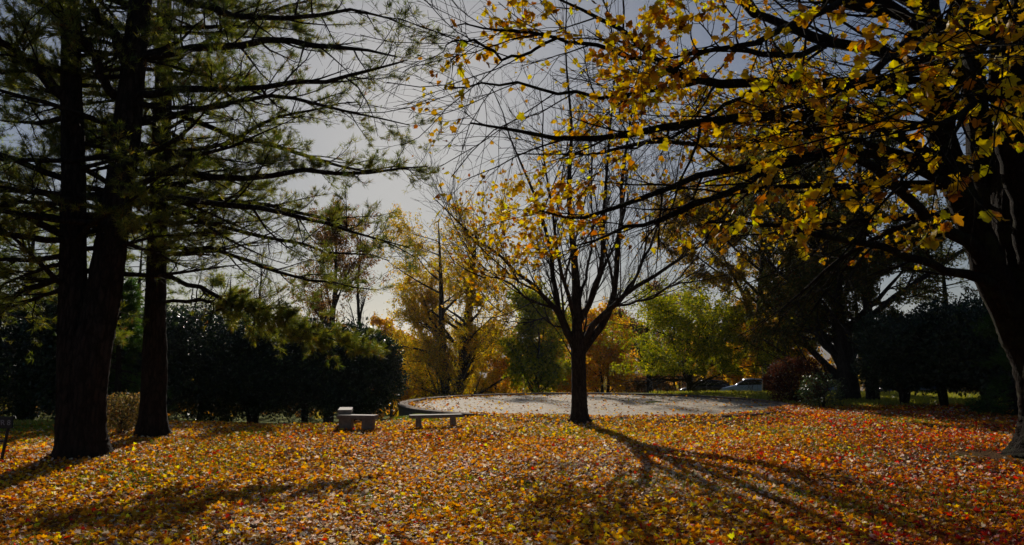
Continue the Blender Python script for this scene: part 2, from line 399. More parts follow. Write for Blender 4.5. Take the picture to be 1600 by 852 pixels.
# ------------------------------------------------------------------ pines
def needles(rng, lv, pos, dirs, n_per=7, L=.11, w=.009, cols=None, col_mix=None):
    """tufts of thin blades"""
    n = len(pos) * n_per
    p = np.repeat(pos, n_per, 0) + rng.normal(0, .02, (n, 3)); d = nrm(np.repeat(dirs, n_per, 0) * .8 + rng.normal(0, .55, (n, 3)))
    s = nrm(np.cross(d, rng.standard_normal((n, 3))))
    l = (L * rng.uniform(.7, 1.25, n))[:, None]
    V = np.stack([p - s * w * .5, p + s * w * .5, p + d * l], 1).reshape(-1, 3)
    tc = palette(rng, len(pos), *cols); C = np.repeat(np.repeat(tc, n_per, 0), 3, 0)
    lv.add((V, np.arange(n * 3).reshape(-1, 3), C))
PG = ([(.12, .14, .022), (.2, .21, .03), (.06, .085, .02), (.27, .24, .04), (.24, .13, .04)], [5, 5, 4, 2.5, .5])
def pine_limbs(rng, wood, lv, par_branches, nsub=13, Lsub=1.5, ntw=5, tufts=4, fl=.35, t0=.22, w=.013, L=.14, nper=7, bare=.0):
    b2 = spawn(rng, par_branches, nsub, (t0, 1.), 48, Lsub, 5, .05, .14, .5, .004, flat=fl, ltaper=.45, rmax=.03)
    b3 = spawn(rng, b2, ntw, (.2, 1.), 40, Lsub * .32, 4, .12, .14, .6, .003, flat=.6, rmax=.012)
    wood.add(*b2, 4); wood.add(*b3, 3)
    p, d = along(rng, b3, tufts, .3, 1.); p2, d2 = along(rng, b2, tufts, .6, 1.)
    p = np.concatenate([p, p2]); d = np.concatenate([d, d2])
    keep = lownoise(p, .9) + rng.normal(0, .35, len(p)) > bare
    d = d[keep]; d[:, 2] += .25
    needles(rng, lv, p[keep], nrm(d), nper, L, w, PG)
def rand_branches(rng, trunk, n, tr, Lmid, az=None, rise=.15, up=-.01, P=9, droop=None, Lfun=None):
    """long near-horizontal branches off a trunk"""
    pts, rad = trunk; PP = pts.shape[1]
    t = tr[0] + (tr[1] - tr[0]) * (np.arange(n) + rng.random(n)) / n
    u = t * (PP - 1); i = np.minimum(u.astype(int), PP - 2); f = (u - i)[:, None]
    p = pts[0, i] * (1 - f) + pts[0, i + 1] * f; r = rad[0, i]
    a = rng.uniform(-.85, np.pi + .85, n) if az is None else rng.uniform(az[0], az[1], n)
    d = np.stack([np.cos(a), np.sin(a), rng.normal(rise, .16, n)], 1); d = nrm(d)
    ln = Lmid * rng.uniform(.6, 1.3, n) * (Lfun(t) if Lfun else 1)
    out = np.empty((n, P, 3)); out[:, 0] = p
    for s in range(1, P):
        d = nrm(d + .09 * rng.standard_normal((n, 3)) + np.array([0, 0, up]))
        out[:, s] = out[:, s - 1] + d * (ln / (P - 1))[:, None]
    r0 = np.minimum(r * .42, .035 + ln * .009)
    return out, np.maximum(r0[:, None] * (1 - np.linspace(0, 1, P) ** 1.1)[None], .008)
def flare(p, r, z0, amt=.6, h=.5):
    z = p[..., 2] - z0; return r * (1 + amt * np.exp(-np.maximum(z, 0) / h))
def roots(rng, wood, base, r, n=7, L=1.0):
    for k in range(n):
        a = 2 * math.pi * (k + rng.uniform(-.3, .3)) / n; pts = []
        for s, f in enumerate(np.linspace(0, 1, 7)):
            x = base[0] + math.cos(a) * (r * .55 + f * L); y = base[1] + math.sin(a) * (r * .55 + f * L); a += rng.normal(0, .08)
            pts.append([x, y, float(terrain(x, y)) + .35 * r * (1 - f) ** 2.2 - .09 * f, r * .34 * (1 - f) ** .8 + .015])
        wood.add(*limb(pts, 9, mode='xyz'), 8, .08, k)
def twin_pine():
    rng = np.random.default_rng(11)
    g = G(127, 712); Yb = g[1]
    t = empty('pine_tree', g, 'massive twin-stemmed pine whose dark trunk splits low down', 'tree', 'pines over the lawn')
    w = Wood(); lv = Leaves()
    a = limb([(127, 725, Yb, .50), (127, 690, Yb, .48), (124, 600, Yb, .42), (117, 500, Yb, .31), (114, 430, Yb, .27), (115, 300, Yb, .24), (112, 150, Yb + .2, .22), (110, 0, Yb + .3, .19), (112, -250, Yb + .4, .16), (115, -600, Yb + .4, .08), (115, -800, Yb + .4, .03)], 60)
    a = (a[0], flare(a[0], a[1], g[2], .22, .25)); w.add(resamp(a[0], 150), resamp(a[1][..., None], 150)[..., 0], 56, .05, 3)
    b = limb([(136, 690, Yb - .1, .36), (137, 620, Yb - .1, .37), (147, 540, Yb - .1, .36), (163, 460, Yb, .34), (182, 330, Yb, .30), (196, 220, Yb, .29), (212, 80, Yb, .25), (226, -60, Yb, .21), (250, -350, Yb - .2, .14), (270, -800, Yb - .2, .03)], 56)
    w.add(resamp(b[0], 150), resamp(b[1][..., None], 150)[..., 0], 52, .05, 4); roots(rng, w, g, .42, 8, .6)
    # big crooked limbs seen against the sky
    gl = [[(120, 210, Yb, .14), (100, 160, Yb - .4, .13), (60, 110, Yb - .9, .12), (15, 75, Yb - 1.4, .09), (-60, 40, Yb - 2, .05)],
          [(205, 110, Yb, .15), (180, 60, Yb - .5, .12), (150, 20, Yb - .8, .09), (110, -30, Yb - 1.2, .06)],
          [(180, 150, Yb, .11), (160, 120, Yb - .5, .10), (140, 80, Yb - .8, .09), (100, 30, Yb - 1.3, .05)],
          [(212, 92, Yb, .10), (290, 80, Yb - .6, .09), (400, 68, Yb - 1, .075), (500, 66, Yb - 1.6, .055), (618, 88, Yb - 2.2, .015)],
          [(206, 148, Yb, .09), (300, 142, Yb - .6, .08), (400, 135, Yb - 1.2, .06), (520, 125, Yb - 1.6, .045), (640, 95, Yb - 2.0, .012)],
          [(200, 195, Yb, .09), (270, 185, Yb + .6, .08), (400, 152, Yb + 1, .055), (510, 168, Yb + 1.2, .04), (640, 195, Yb + 1.5, .012)],
          [(190, 268, Yb, .09), (280, 270, Yb + .4, .085), (400, 276, Yb + .8, .07), (540, 270, Yb + 1.2, .05), (670, 266, Yb + 1.4, .012)],
          [(183, 318, Yb, .08), (300, 315, Yb - .3, .07), (420, 330, Yb - .5, .055), (520, 352, Yb - .6, .035), (640, 388, Yb - 1, .01)],
          [(225, -20, Yb, .1), (320, 10, Yb - .6, .08), (420, 30, Yb - 1, .06), (560, 20, Yb - 1.6, .03), (640, 40, Yb - 1.7, .01)]]
    br = [limb(x, 12, rng, .035) for x in gl]
    for x in br: w.add(*x, 8)
    guide = (np.concatenate([x[0] for x in br]), np.concatenate([x[1] for x in br]))
    pine_limbs(rng, w, lv, guide, 20, 1.5, 7, 7, .5, .2, bare=.12, nper=7)
    ra = rand_branches(rng, a, 44, (.40, .93), 4.6, Lfun=lambda t: 1.25 - .8 * t, rise=.1)
    rb = rand_branches(rng, b, 42, (.40, .93), 4.6, Lfun=lambda t: 1.25 - .8 * t, rise=.1)
    rl = rand_branches(rng, a, 12, (.37, .5), 4.5, az=(2.4, 4.6), rise=.0)
    allb = (np.concatenate([ra[0], rb[0], rl[0]]), np.concatenate([ra[1], rb[1], rl[1]]))
    w.add(*allb, 6)
    pine_limbs(rng, w, lv, allb, 13, 1.35, 6, 8, .28, .28, bare=-.02, w=.011, nper=9)
    w.build('trunk', M_PINEBARK, t); lv.build('crown', M_NEEDLE, t)
def third_pine():
    rng = np.random.default_rng(23)
    g = G(240, 682); Yb = g[1]
    t = empty('pine_tree', g, 'straight single-stemmed pine beside the small leafy bush', 'tree', 'pines over the lawn')
    w = Wood(); lv = Leaves()
    a = limb([(238, 695, Yb, .36), (239, 670, Yb, .34), (240, 600, Yb, .31), (243, 480, Yb, .27), (247, 350, Yb, .24), (253, 200, Yb, .24), (256, 60, Yb, .2), (258, -100, Yb, .16), (258, -500, Yb, .04)], 50)
    a = (a[0], flare(a[0], a[1], g[2], .4, .3)); w.add(resamp(a[0], 130), resamp(a[1][..., None], 130)[..., 0], 48, .05, 8); roots(rng, w, g, .3, 7, .5)
    gl = [[(250, 172, Yb, .07), (330, 200, Yb - .5, .07), (430, 225, Yb - .8, .06), (540, 262, Yb - 1.2, .035), (650, 262, Yb - 1.6, .01)],
          [(246, 300, Yb, .07), (330, 310, Yb - .5, .065), (440, 325, Yb - .7, .05), (560, 365, Yb - 1.3, .03), (650, 400, Yb - 1.7, .01)],
          [(245, 350, Yb, .06), (330, 350, Yb - .8, .055), (420, 370, Yb - 1.2, .045), (520, 392, Yb - 1.6, .03), (610, 405, Yb - 1.9, .01)],
          [(243, 385, Yb, .06), (320, 388, Yb - .8, .055), (400, 412, Yb - 1.3, .045), (490, 440, Yb - 1.9, .03), (590, 452, Yb - 2.2, .01)],
          [(243, 430, Yb, .07), (310, 450, Yb - .6, .06), (380, 482, Yb - 1, .05), (450, 506, Yb - 1.2, .035), (560, 548, Yb - 1.4, .01)],
          [(243, 470, Yb, .05), (300, 472, Yb - .6, .045), (400, 480, Yb - 1, .03), (455, 482, Yb - 1.2, .01)],
          [(250, 240, Yb, .07), (340, 228, Yb - .3, .06), (450, 180, Yb - .5, .04), (560, 160, Yb - .5, .015)],
          [(254, 110, Yb, .07), (330, 60, Yb - .4, .055), (430, 20, Yb - .7, .04), (520, -10, Yb - 1, .02)]]
    br = [limb(x, 12, rng, .035) for x in gl]
    for x in br: w.add(*x, 8)
    guide = (np.concatenate([x[0] for x in br]), np.concatenate([x[1] for x in br]))
    pine_limbs(rng, w, lv, guide, 22, 1.5, 7, 7, .4, .25, bare=.1, nper=7)
    low = (np.concatenate([br[4][0]] * 2), np.concatenate([br[4][1]] * 2))
    pine_limbs(rng, w, lv, low, 26, .7, 7, 6, .5, .35, bare=-1.2, nper=8)
    ra = rand_branches(rng, a, 58, (.44, .95), 5.0, Lfun=lambda t: 1.2 - .75 * t, rise=.06)
    w.add(*ra, 6); pine_limbs(rng, w, lv, ra, 12, 1.4, 6, 8, .25, .28, bare=0., w=.011, nper=9)
    w.build('trunk', M_PINEBARK, t); lv.build('crown', M_NEEDLE, t)
twin_pine(); third_pine()
# ------------------------------------------------------------------ lone tree in the centre
def centre_tree():
    rng = np.random.default_rng(31)
    g = G(906, 657); Yb = g[1]
    t = empty('young_maple', g, 'almost bare tree with upswept limbs standing alone before the round terrace', 'tree')
    w = Wood(); lv = Leaves()
    tr = limb([(907, 668, Yb, .30), (906, 652, Yb, .28), (905, 620, Yb, .255), (904, 575, Yb, .25), (903, 540, Yb, .25), (902, 518, Yb, .19), (901, 470, Yb + .1, .16), (897, 400, Yb + .2, .12), (889, 300, Yb + .3, .085), (893, 200, Yb + .5, .055), (884, 80, Yb + .6, .03), (888, -60, Yb + .7, .012)], 48)
    tr = (tr[0], flare(tr[0], tr[1], g[2], .35, .2)); w.add(resamp(tr[0], 110), resamp(tr[1][..., None], 110)[..., 0], 36, .04, 5); roots(rng, w, g, .3, 6, .5)
    gl = [[(900, 552, Yb, .17), (885, 515, Yb - .1, .16), (866, 480, Yb - .2, .13), (835, 450, Yb - .4, .1), (790, 410, Yb - .6, .07), (730, 360, Yb - .9, .045), (680, 310, Yb - 1.2, .02)],
          [(900, 545, Yb, .16), (880, 500, Yb + .2, .15), (868, 450, Yb + .5, .13), (858, 380, Yb + .8, .1), (835, 300, Yb + 1.2, .07), (800, 220, Yb + 1.4, .045), (770, 140, Yb + 1.6, .02)],
          [(908, 545, Yb, .17), (928, 505, Yb - .2, .16), (955, 480, Yb - .3, .14), (985, 455, Yb - .5, .11), (1040, 420, Yb - .8, .08), (1100, 380, Yb - 1.1, .05), (1170, 330, Yb - 1.5, .02)],
          [(910, 550, Yb, .19), (935, 515, Yb + .1, .18), (960, 470, Yb + .2, .15), (966, 400, Yb + .4, .13), (970, 320, Yb + .5, .1), (980, 220, Yb + .7, .07), (1000, 100, Yb + 1, .035), (1010, 10, Yb + 1, .015)],
          [(903, 510, Yb + .1, .14), (922, 470, Yb - .2, .13), (938, 420, Yb - .4, .11), (945, 340, Yb - .6, .09), (950, 230, Yb - .7, .06), (962, 110, Yb - .9, .03), (965, 0, Yb - .9, .012)],
          [(898, 500, Yb, .12), (885, 455, Yb - .5, .1), (870, 400, Yb - 1, .08), (862, 330, Yb - 1.3, .06), (850, 240, Yb - 1.5, .04), (845, 140, Yb - 1.5, .02)],
          [(868, 482, Yb - .2, .07), (830, 470, Yb - .8, .06), (790, 440, Yb - 1.2, .045), (745, 430, Yb - 1.6, .03), (700, 400, Yb - 2, .012)],
          [(880, 512, Yb - .1, .05), (850, 500, Yb - .6, .04), (815, 505, Yb - 1, .03), (775, 500, Yb - 1.4, .012)],
          [(972, 465, Yb - .4, .08), (1000, 420, Yb, .07), (1030, 350, Yb + .4, .05), (1060, 260, Yb + .6, .03), (1080, 170, Yb + .8, .012)],
          [(960, 478, Yb - .3, .07), (1010, 468, Yb - .8, .05), (1070, 440, Yb - 1.2, .035), (1140, 430, Yb - 1.6, .012)],
          [(905, 470, Yb + .1, .08), (918, 420, Yb + .9, .07), (925, 330, Yb + 1.5, .05), (920, 200, Yb + 2, .02)]]
    br = [limb(x, 14, rng, .03) for x in gl]
    br = [(p, q * .70) for p, q in br]
    for x in br: w.add(*x, 9)
    gd = (np.concatenate([x[0] for x in br] + [resamp(tr[0], 14)]), np.concatenate([x[1] for x in br] + [resamp(tr[1][..., None], 14)[..., 0]]))
    b1 = spawn(rng, gd, 2, (.1, .6), 28, 4.6, 14, .075, .05, .6, .012, ltaper=.4, rmax=.07); w.add(*b1, 6)
    gd = (np.concatenate([gd[0], b1[0]]), np.concatenate([gd[1], b1[1]]))
    b2 = spawn(rng, gd, 9, (.22, .98), 32, 2.2, 7, .10, .08, .5, .006, ltaper=.35, rmax=.03); w.add(*b2, 5)
    b3 = spawn(rng, b2, 5, (.2, .98), 34, 1.15, 5, .08, .1, .55, .004, rmax=.014); w.add(*b3, 4)
    b4 = spawn(rng, b3, 3, (.25, 1.), 34, .5, 4, .06, .1, .6, .003, rmax=.007); w.add(*b4, 3)
    p, d = along(rng, b4, 2, .4, 1.)
    k = (np.abs(p[:, 0] - g[0]) < 5.6) & (p[:, 2] > 3.7) & ((lownoise(p, .7) + rng.normal(0, .3, len(p)) + np.where(p[:, 0] < 1.0, .25, -.1) - .03 * (p[:, 2] - 6.5)) > .55)
    p, d = p[k], d[k]; n = len(p); f, nn = hang(rng, n, d)
    lv.add(leaf_geo(rng, p, f, nn, rng.uniform(.08, .13, n), palette(rng, n, *GOLD), MAPLE2))
    w.build('trunk', M_GREYBARK, t); lv.build('crown', M_LEAF, t)
centre_tree()
# ------------------------------------------------------------------ the great maple on the right
def big_maple():
    rng = np.random.default_rng(47)
    g = G(1640, 712); Yb = g[1]
    t = empty('maple_tree', g, 'huge old maple with many stems and golden leaves reaching over the lawn', 'tree')
    w = Wood(); lv = Leaves()
    tr = limb([(1654, 735, Yb, .72), (1652, 700, Yb, .66), (1646, 640, Yb, .60), (1636, 560, Yb, .62), (1616, 500, Yb, .68), (1604, 450, Yb, .62), (1596, 400, Yb, .5), (1588, 330, Yb, .45), (1590, 200, Yb, .4), (1600, 60, Yb, .33), (1620, -200, Yb, .2), (1620, -500, Yb, .05)], 56)
    tr = (tr[0], flare(tr[0], tr[1], g[2], .5, .35)); w.add(resamp(tr[0], 150), resamp(tr[1][..., None], 150)[..., 0], 64, .06, 6); roots(rng, w, g, .7, 9, .55)
    big = [[(1590, 530, Yb, .30), (1560, 450, Yb - .3, .34), (1535, 390, Yb - .5, .31), (1500, 300, Yb - .8, .28), (1470, 200, Yb - 1, .27), (1455, 80, Yb - 1.2, .25), (1450, -60, Yb - 1.2, .2), (1440, -300, Yb - 1.2, .08)],
           [(1600, 470, Yb, .34), (1575, 380, Yb + .4, .33), (1545, 280, Yb + .6, .3), (1520, 150, Yb + .8, .28), (1500, 0, Yb + 1, .25), (1490, -300, Yb + 1, .1)],
           [(1620, 480, Yb, .32), (1660, 350, Yb - .4, .32), (1665, 200, Yb - .8, .3), (1640, 50, Yb - 1, .26), (1650, -150, Yb - 1.2, .2)],
           [(1610, 430, Yb - .3, .25), (1600, 330, Yb - 1, .24), (1575, 220, Yb - 1.5, .2), (1560, 80, Yb - 2, .17), (1555, -100, Yb - 2.3, .12)]]
    br = [limb(x, 24, rng, .03) for x in big]
    for x in br: w.add(*x, 16, .05, 9)
    lat = [[(1585, 500, Yb - .3, .17), (1545, 440, Yb - .6, .16), (1480, 425, Yb - 1, .12), (1400, 395, Yb - 1.6, .10), (1320, 375, Yb - 2.2, .08), (1200, 350, Yb - 3, .05), (1110, 350, Yb - 3.5, .02)],
           [(1560, 450, Yb - .3, .2), (1520, 385, Yb - .8, .19), (1460, 350, Yb - 1.4, .15), (1400, 290, Yb - 2, .13), (1340, 250, Yb - 2.6, .1), (1270, 215, Yb - 3, .07), (1180, 160, Yb - 3.4, .03)],
           [(1500, 300, Yb - .8, .17), (1440, 235, Yb - 1.2, .16), (1360, 190, Yb - 1.8, .14), (1250, 178, Yb - 2.6, .12), (1120, 190, Yb - 3.6, .1), (1000, 208, Yb - 4.4, .075), (880, 215, Yb - 5.2, .05), (740, 195, Yb - 6, .018)],
           [(1470, 180, Yb - 1, .17), (1400, 135, Yb - 1.6, .16), (1300, 130, Yb - 2.4, .14), (1200, 128, Yb - 3.2, .12), (1100, 126, Yb - 4, .10), (1040, 105, Yb - 4.5, .085), (990, 65, Yb - 5, .06), (940, 30, Yb - 5.4, .04), (870, 0, Yb - 6, .02)],
           [(1030, 100, Yb - 4.5, .05), (960, 78, Yb - 5, .045), (880, 60, Yb - 5.6, .035), (800, 50, Yb - 6, .025), (700, 35, Yb - 6.5, .01)],
           [(1100, 126, Yb - 4, .05), (1020, 145, Yb - 4.6, .045), (920, 150, Yb - 5.2, .035), (800, 130, Yb - 6, .025), (700, 140, Yb - 6.5, .01)],
           [(1500, 300, Yb - .8, .14), (1400, 250, Yb - 1.4, .13), (1290, 240, Yb - 2, .11), (1150, 265, Yb - 2.8, .09), (1050, 290, Yb - 3.4, .07), (940, 335, Yb - 4, .045), (840, 330, Yb - 4.6, .015)],
           [(1290, 240, Yb - 2, .09), (1200, 265, Yb - 2.8, .08), (1100, 315, Yb - 3.4, .065), (1000, 350, Yb - 4, .045), (900, 385, Yb - 4.6, .015)],
           [(1400, 190, Yb - 1.6, .1), (1280, 200, Yb - 1.6, .09), (1160, 230, Yb - 1.8, .07), (1040, 220, Yb - 2, .055), (930, 240, Yb - 2.2, .035), (800, 240, Yb - 2.4, .012)],
           [(1460, 110, Yb - 1.2, .16), (1370, 80, Yb - 2, .14), (1280, 60, Yb - 2.8, .12), (1200, 30, Yb - 3.4, .10), (1130, -10, Yb - 4, .08), (1040, -60, Yb - 4.6, .05)],
           [(1452, 40, Yb - 1.2, .15), (1380, 20, Yb - 2, .13), (1290, -5, Yb - 3, .11), (1200, -40, Yb - 4, .08)],
           [(1290, 70, Yb - 2.8, .08), (1220, 90, Yb - 3.6, .07), (1130, 75, Yb - 4.4, .05), (1050, 110, Yb - 5.2, .035), (960, 130, Yb - 6, .012)],
           [(1200, 128, Yb - 3.2, .05), (1140, 160, Yb - 3.6, .045), (1060, 210, Yb - 4, .035), (960, 235, Yb - 4.4, .02), (870, 250, Yb - 5, .008)],
           [(870, 60, Yb - 5.6, .03), (800, 90, Yb - 5.8, .028), (730, 60, Yb - 6.2, .02), (680, 90, Yb - 6.5, .006)],
           # limbs coming towards the lens side of the lawn
           [(1455, 100, Yb - 1.2, .14), (1430, 60, Yb - 4, .1), (1400, 80, Yb - 6, .08), (1350, 120, Yb - 7.5, .055), (1290, 170, Yb - 8.5, .035), (1240, 215, Yb - 8.8, .012)],
           [(1555, 60, Yb - 2, .14), (1520, 20, Yb - 5, .1), (1510, 60, Yb - 8, .07), (1520, 140, Yb - 9.6, .045), (1480, 190, Yb - 10.4, .025), (1400, 200, Yb - 10.6, .01)],
           [(1560, 0, Yb - 2.3, .12), (1600, -20, Yb - 6, .08), (1600, 40, Yb - 8, .055), (1570, 70, Yb - 9.6, .03), (1500, 90, Yb - 10, .01)],
           [(1455, 60, Yb - 1.2, .13), (1380, 0, Yb - 4, .1), (1280, 20, Yb - 6, .07), (1180, 60, Yb - 7, .05), (1080, 90, Yb - 7.4, .03), (1010, 130, Yb - 7.6, .01)]]
    lb = [limb(x, 16, rng, .028) for x in lat]; lb = [(p, q * .74) for p, q in lb]
    for x in lb: w.add(*x, 9)
    near = lb[14:18]
    gl = (np.concatenate([x[0] for x in lb]), np.concatenate([x[1] for x in lb]))
    gb = (np.concatenate([resamp(x[0], 12) for x in br]), np.concatenate([resamp(x[1][..., None], 12)[..., 0] for x in br]))
    sides = [rand_branches(rng, x, 7, (.3, .8), 6.2, az=(2.5, 3.9), rise=.12, up=-.012, P=16) for x in br[:2]]
    for x in sides: w.add(*x, 8)
    gl = (np.concatenate([gl[0]] + [x[0] for x in sides]), np.concatenate([gl[1]] + [x[1] for x in sides]))
    hi = spawn(rng, gb, 7, (.45, .98), 50, 4.2, 9, .02, .1, .4, .01, rmax=.1); w.add(*hi, 6)
    b2 = spawn(rng, gl, 10, (.22, .98), 34, 2.7, 7, .015, .1, .45, .006, flat=.7, ltaper=.66, rmax=.035); w.add(*b2, 5)
    b2h = spawn(rng, hi, 6, (.25, .98), 40, 1.8, 6, .0, .1, .45, .006, rmax=.03); w.add(*b2h, 4)
    b3 = spawn(rng, b2, 6, (.2, .98), 38, .95, 5, .0, .12, .6, .0035, flat=.8, rmax=.011); w.add(*b3, 4)
    b3h = spawn(rng, b2h, 5, (.2, .98), 38, .8, 4, .0, .12, .6, .0035, rmax=.01); w.add(*b3h, 3)
    b4 = spawn(rng, b3, 3, (.25, 1.), 38, .4, 4, -.02, .12, .6, .0025, rmax=.006); w.add(*b4, 3)
    # leaf clusters: thick from the trunk out to mid-lawn, thin towards the far tips
    def put(src, n, thr, size, shape, xfade=True, t0=.3):
        p, d = along(rng, src, n, t0, 1.)
        sc = lownoise(p, 1.25) * 1.15 + rng.normal(0, .25, len(p))
        if xfade: sc = sc + np.clip((p[:, 0] / p[:, 1] - .10) * 2.4, -.14, .16)
        dist = np.linalg.norm(p - np.array([0, 0, CAMH]), axis=1)
        k = (sc > thr) & (dist > 4.7) & ((p[:, 2] < CAMH + .60 * p[:, 1]) | (rng.random(len(p)) < .35)) & (p[:, 2] > CAMH + (.14 + .03 * lownoise(p, 2.)) * p[:, 1]); p, d = p[k], d[k]; m = len(p)
        f, nn = hang(rng, m, d, .4, 1.5); p = p + f * .008
        lv.add(leaf_geo(rng, p, f, nn, rng.uniform(*size, m), palette(rng, m, *GOLD, .22), shape, .38))
        return m
    c = [put(b4, 6, .46, (.042, .11), MAPLE2), put(b3, 5, .46, (.042, .11), MAPLE2), put(b3h, 3, .4, (.08, .13), STAR)]
    # leafy sprays on the limbs nearest the lawn's edge
    gn = (np.concatenate([x[0] for x in near]), np.concatenate([x[1] for x in near]))
    n2 = spawn(rng, gn, 15, (.3, 1.), 42, .75, 6, -.01, .12, .5, .004, flat=.6, ltaper=.3, rmax=.016); w.add(*n2, 5)
    n3 = spawn(rng, n2, 5, (.2, 1.), 42, .3, 4, -.02, .12, .6, .0025, rmax=.006); w.add(*n3, 4)
    c += [put(n3, 3, .05, (.06, .10), MAPLE, False), put(n2, 4, .1, (.06, .10), MAPLE, False, .1)]
    print('maple leaves', c)
    w.build('trunk', M_MAPLEBARK, t); lv.build('crown', M_LEAF, t)
big_maple()
# ------------------------------------------------------------------ background trees
def decid(name, label, cat, px, py, Y, H, spread, rtr, cols, nleaf, lsize, seed, stems=1, fork=.22, group=None, thr=-.2, up=.06, bark=M_GREYBARK, shape=DIAM, nlimb=9, lang=38, mat=M_FARLEAF, nz=.35, zmin=0, depth=3):
    rng = np.random.default_rng(seed)
    b = W(px, py, Y); b[2] = float(terrain(b[0], b[1]))
    zg = b[2]; t = empty(name, b, label, cat, group)
    w = Wood(); lv = Leaves(); S = []
    for s in range(stems):
        a = rng.uniform(0, 6.28); ln = .28 * (stems > 1); x, y, z = b[0] + (stems > 1) * rtr * .9 * math.cos(a), b[1] + (stems > 1) * rtr * .9 * math.sin(a), b[2]
        dx, dy = math.cos(a) * ln * H * .35, math.sin(a) * ln * H * .35
        j = rng.normal(0, H * .012, (5, 2))
        c = [[x, y, z - .2, rtr * 1.3], [x + dx * .15, y + dy * .15, z + H * .12, rtr], [x + dx * .4 + j[1, 0], y + dy * .4 + j[1, 1], z + H * .35, rtr * .75], [x + dx * .7 + j[2, 0], y + dy * .7, z + H * .62, rtr * .45], [x + dx + j[3, 0], y + dy, z + H * .97, rtr * .08]]
        l = limb(c, 18, mode='xyz'); w.add(*l, 12, .04, seed); S.append(l)
    St = (np.concatenate([s[0] for s in S]), np.concatenate([s[1] for s in S]))
    b1 = spawn(rng, St, nlimb, (fork, .95), lang, spread, 8, up, .08, .55, .015, ltaper=.62, rmax=rtr * .5); w.add(*b1, 7)
    b2 = spawn(rng, b1, 7, (.2, .98), 36, spread * .42, 6, up * .6, .1, .5, .008, rmax=rtr * .2); w.add(*b2, 4)
    b3 = spawn(rng, b2, 5, (.2, 1.), 36, spread * .2, 4, up * .3, .12, .6, .006, rmax=.02); w.add(*b3, 3)
    per = max(1, int(round(nleaf / len(b3[0]))))
    p, d = along(rng, b3, per, .1, 1.); p = p + rng.normal(0, lsize * .8, p.shape)
    k = (lownoise(p, nz) + rng.normal(0, .3, len(p)) > thr) & (p[:, 2] > zg + zmin)
    p, d = p[k], d[k]; m = len(p); f, nn = hang(rng, m, d, .4)
    lv.add(leaf_geo(rng, p, f, nn, rng.uniform(.7, 1.3, m) * lsize, palette(rng, m, *cols), shape, .2))
    w.build('trunk', bark, t)
    if m: lv.build('crown', mat, t)
    return t
OLV = ([(.16, .13, .03), (.26, .19, .03), (.4, .24, .03), (.2, .09, .03)], [4, 4, 3, 2])
YGR = ([(.20, .22, .02), (.36, .34, .03), (.48, .40, .03), (.08, .11, .02)], [4, 4, 2, 2])
ORG = ([(.62, .32, .02), (.72, .44, .02), (.42, .17, .02), (.34, .28, .03)], [4, 3, 2, 1.5])
GLD = ([(.48, .36, .03), (.70, .48, .03), (.62, .30, .03), (.24, .2, .03)], [5, 4, 1.8, 3])
BRN = ([(.16, .08, .035), (.25, .12, .04), (.3, .18, .06), (.1, .08, .03)], [4, 4, 2, 2])
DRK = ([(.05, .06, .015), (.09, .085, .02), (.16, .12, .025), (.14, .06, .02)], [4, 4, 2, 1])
RUS = ([(.2, .05, .02), (.28, .09, .02), (.12, .04, .015)], [3, 2, 2])
decid('shade_tree', 'bushy olive and gold tree with several stems behind the terrace edge', 'tree', 703, 618, 86, 25.0, 10.5, .62, GLD, 110000, .22, 101, stems=3, fork=.06, thr=.0, nlimb=19, lang=56, nz=.26, up=.03)
decid('small_tree', 'low spreading green tree lit from behind the terrace', 'tree', 1078, 612, 47, 6.4, 6.6, .22, YGR, 60000, .14, 102, fork=.12, thr=-.3, nlimb=30, lang=72, up=.0, nz=.7, zmin=1.3)
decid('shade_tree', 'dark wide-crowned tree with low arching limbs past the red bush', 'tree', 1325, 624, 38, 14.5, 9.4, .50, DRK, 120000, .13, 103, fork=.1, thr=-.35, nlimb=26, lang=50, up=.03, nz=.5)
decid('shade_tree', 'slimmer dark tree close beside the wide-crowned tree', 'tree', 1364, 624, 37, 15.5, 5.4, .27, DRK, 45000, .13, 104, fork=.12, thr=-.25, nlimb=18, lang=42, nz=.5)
decid('shade_tree', 'brown-leaved oak rising over the holly hedge', 'tree', 513, 655, 50, 15.5, 5.4, .3, BRN, 40000, .14, 105, fork=.16, thr=-.2, nlimb=20, lang=42, nz=.45)
decid('shade_tree', 'thin bare tree with fine upright twigs above the hedge', 'tree', 560, 655, 57, 18, 4.2, .22, BRN, 1200, .12, 106, fork=.2, thr=.3, nlimb=18, lang=26, up=.12)
decid('shade_tree', 'bare forked tree behind the pine with the bush', 'tree', 395, 655, 55, 14, 4.6, .22, BRN, 1500, .12, 107, fork=.15, thr=.2, nlimb=16, lang=30, up=.1)
decid('shade_tree', 'tall thin olive tree behind the lone bare tree', 'tree', 1015, 610, 66, 15.0, 4.6, .24, OLV, 9000, .2, 108, fork=.2, thr=-.1, nlimb=14, lang=34, nz=.35)
decid('shade_tree', 'arching brown-green tree over the low green tree', 'tree', 1200, 612, 50, 17.0, 9.2, .34, OLV, 150000, .17, 109, zmin=2.2, fork=.18, thr=-.45, nlimb=24, lang=52, nz=.4)
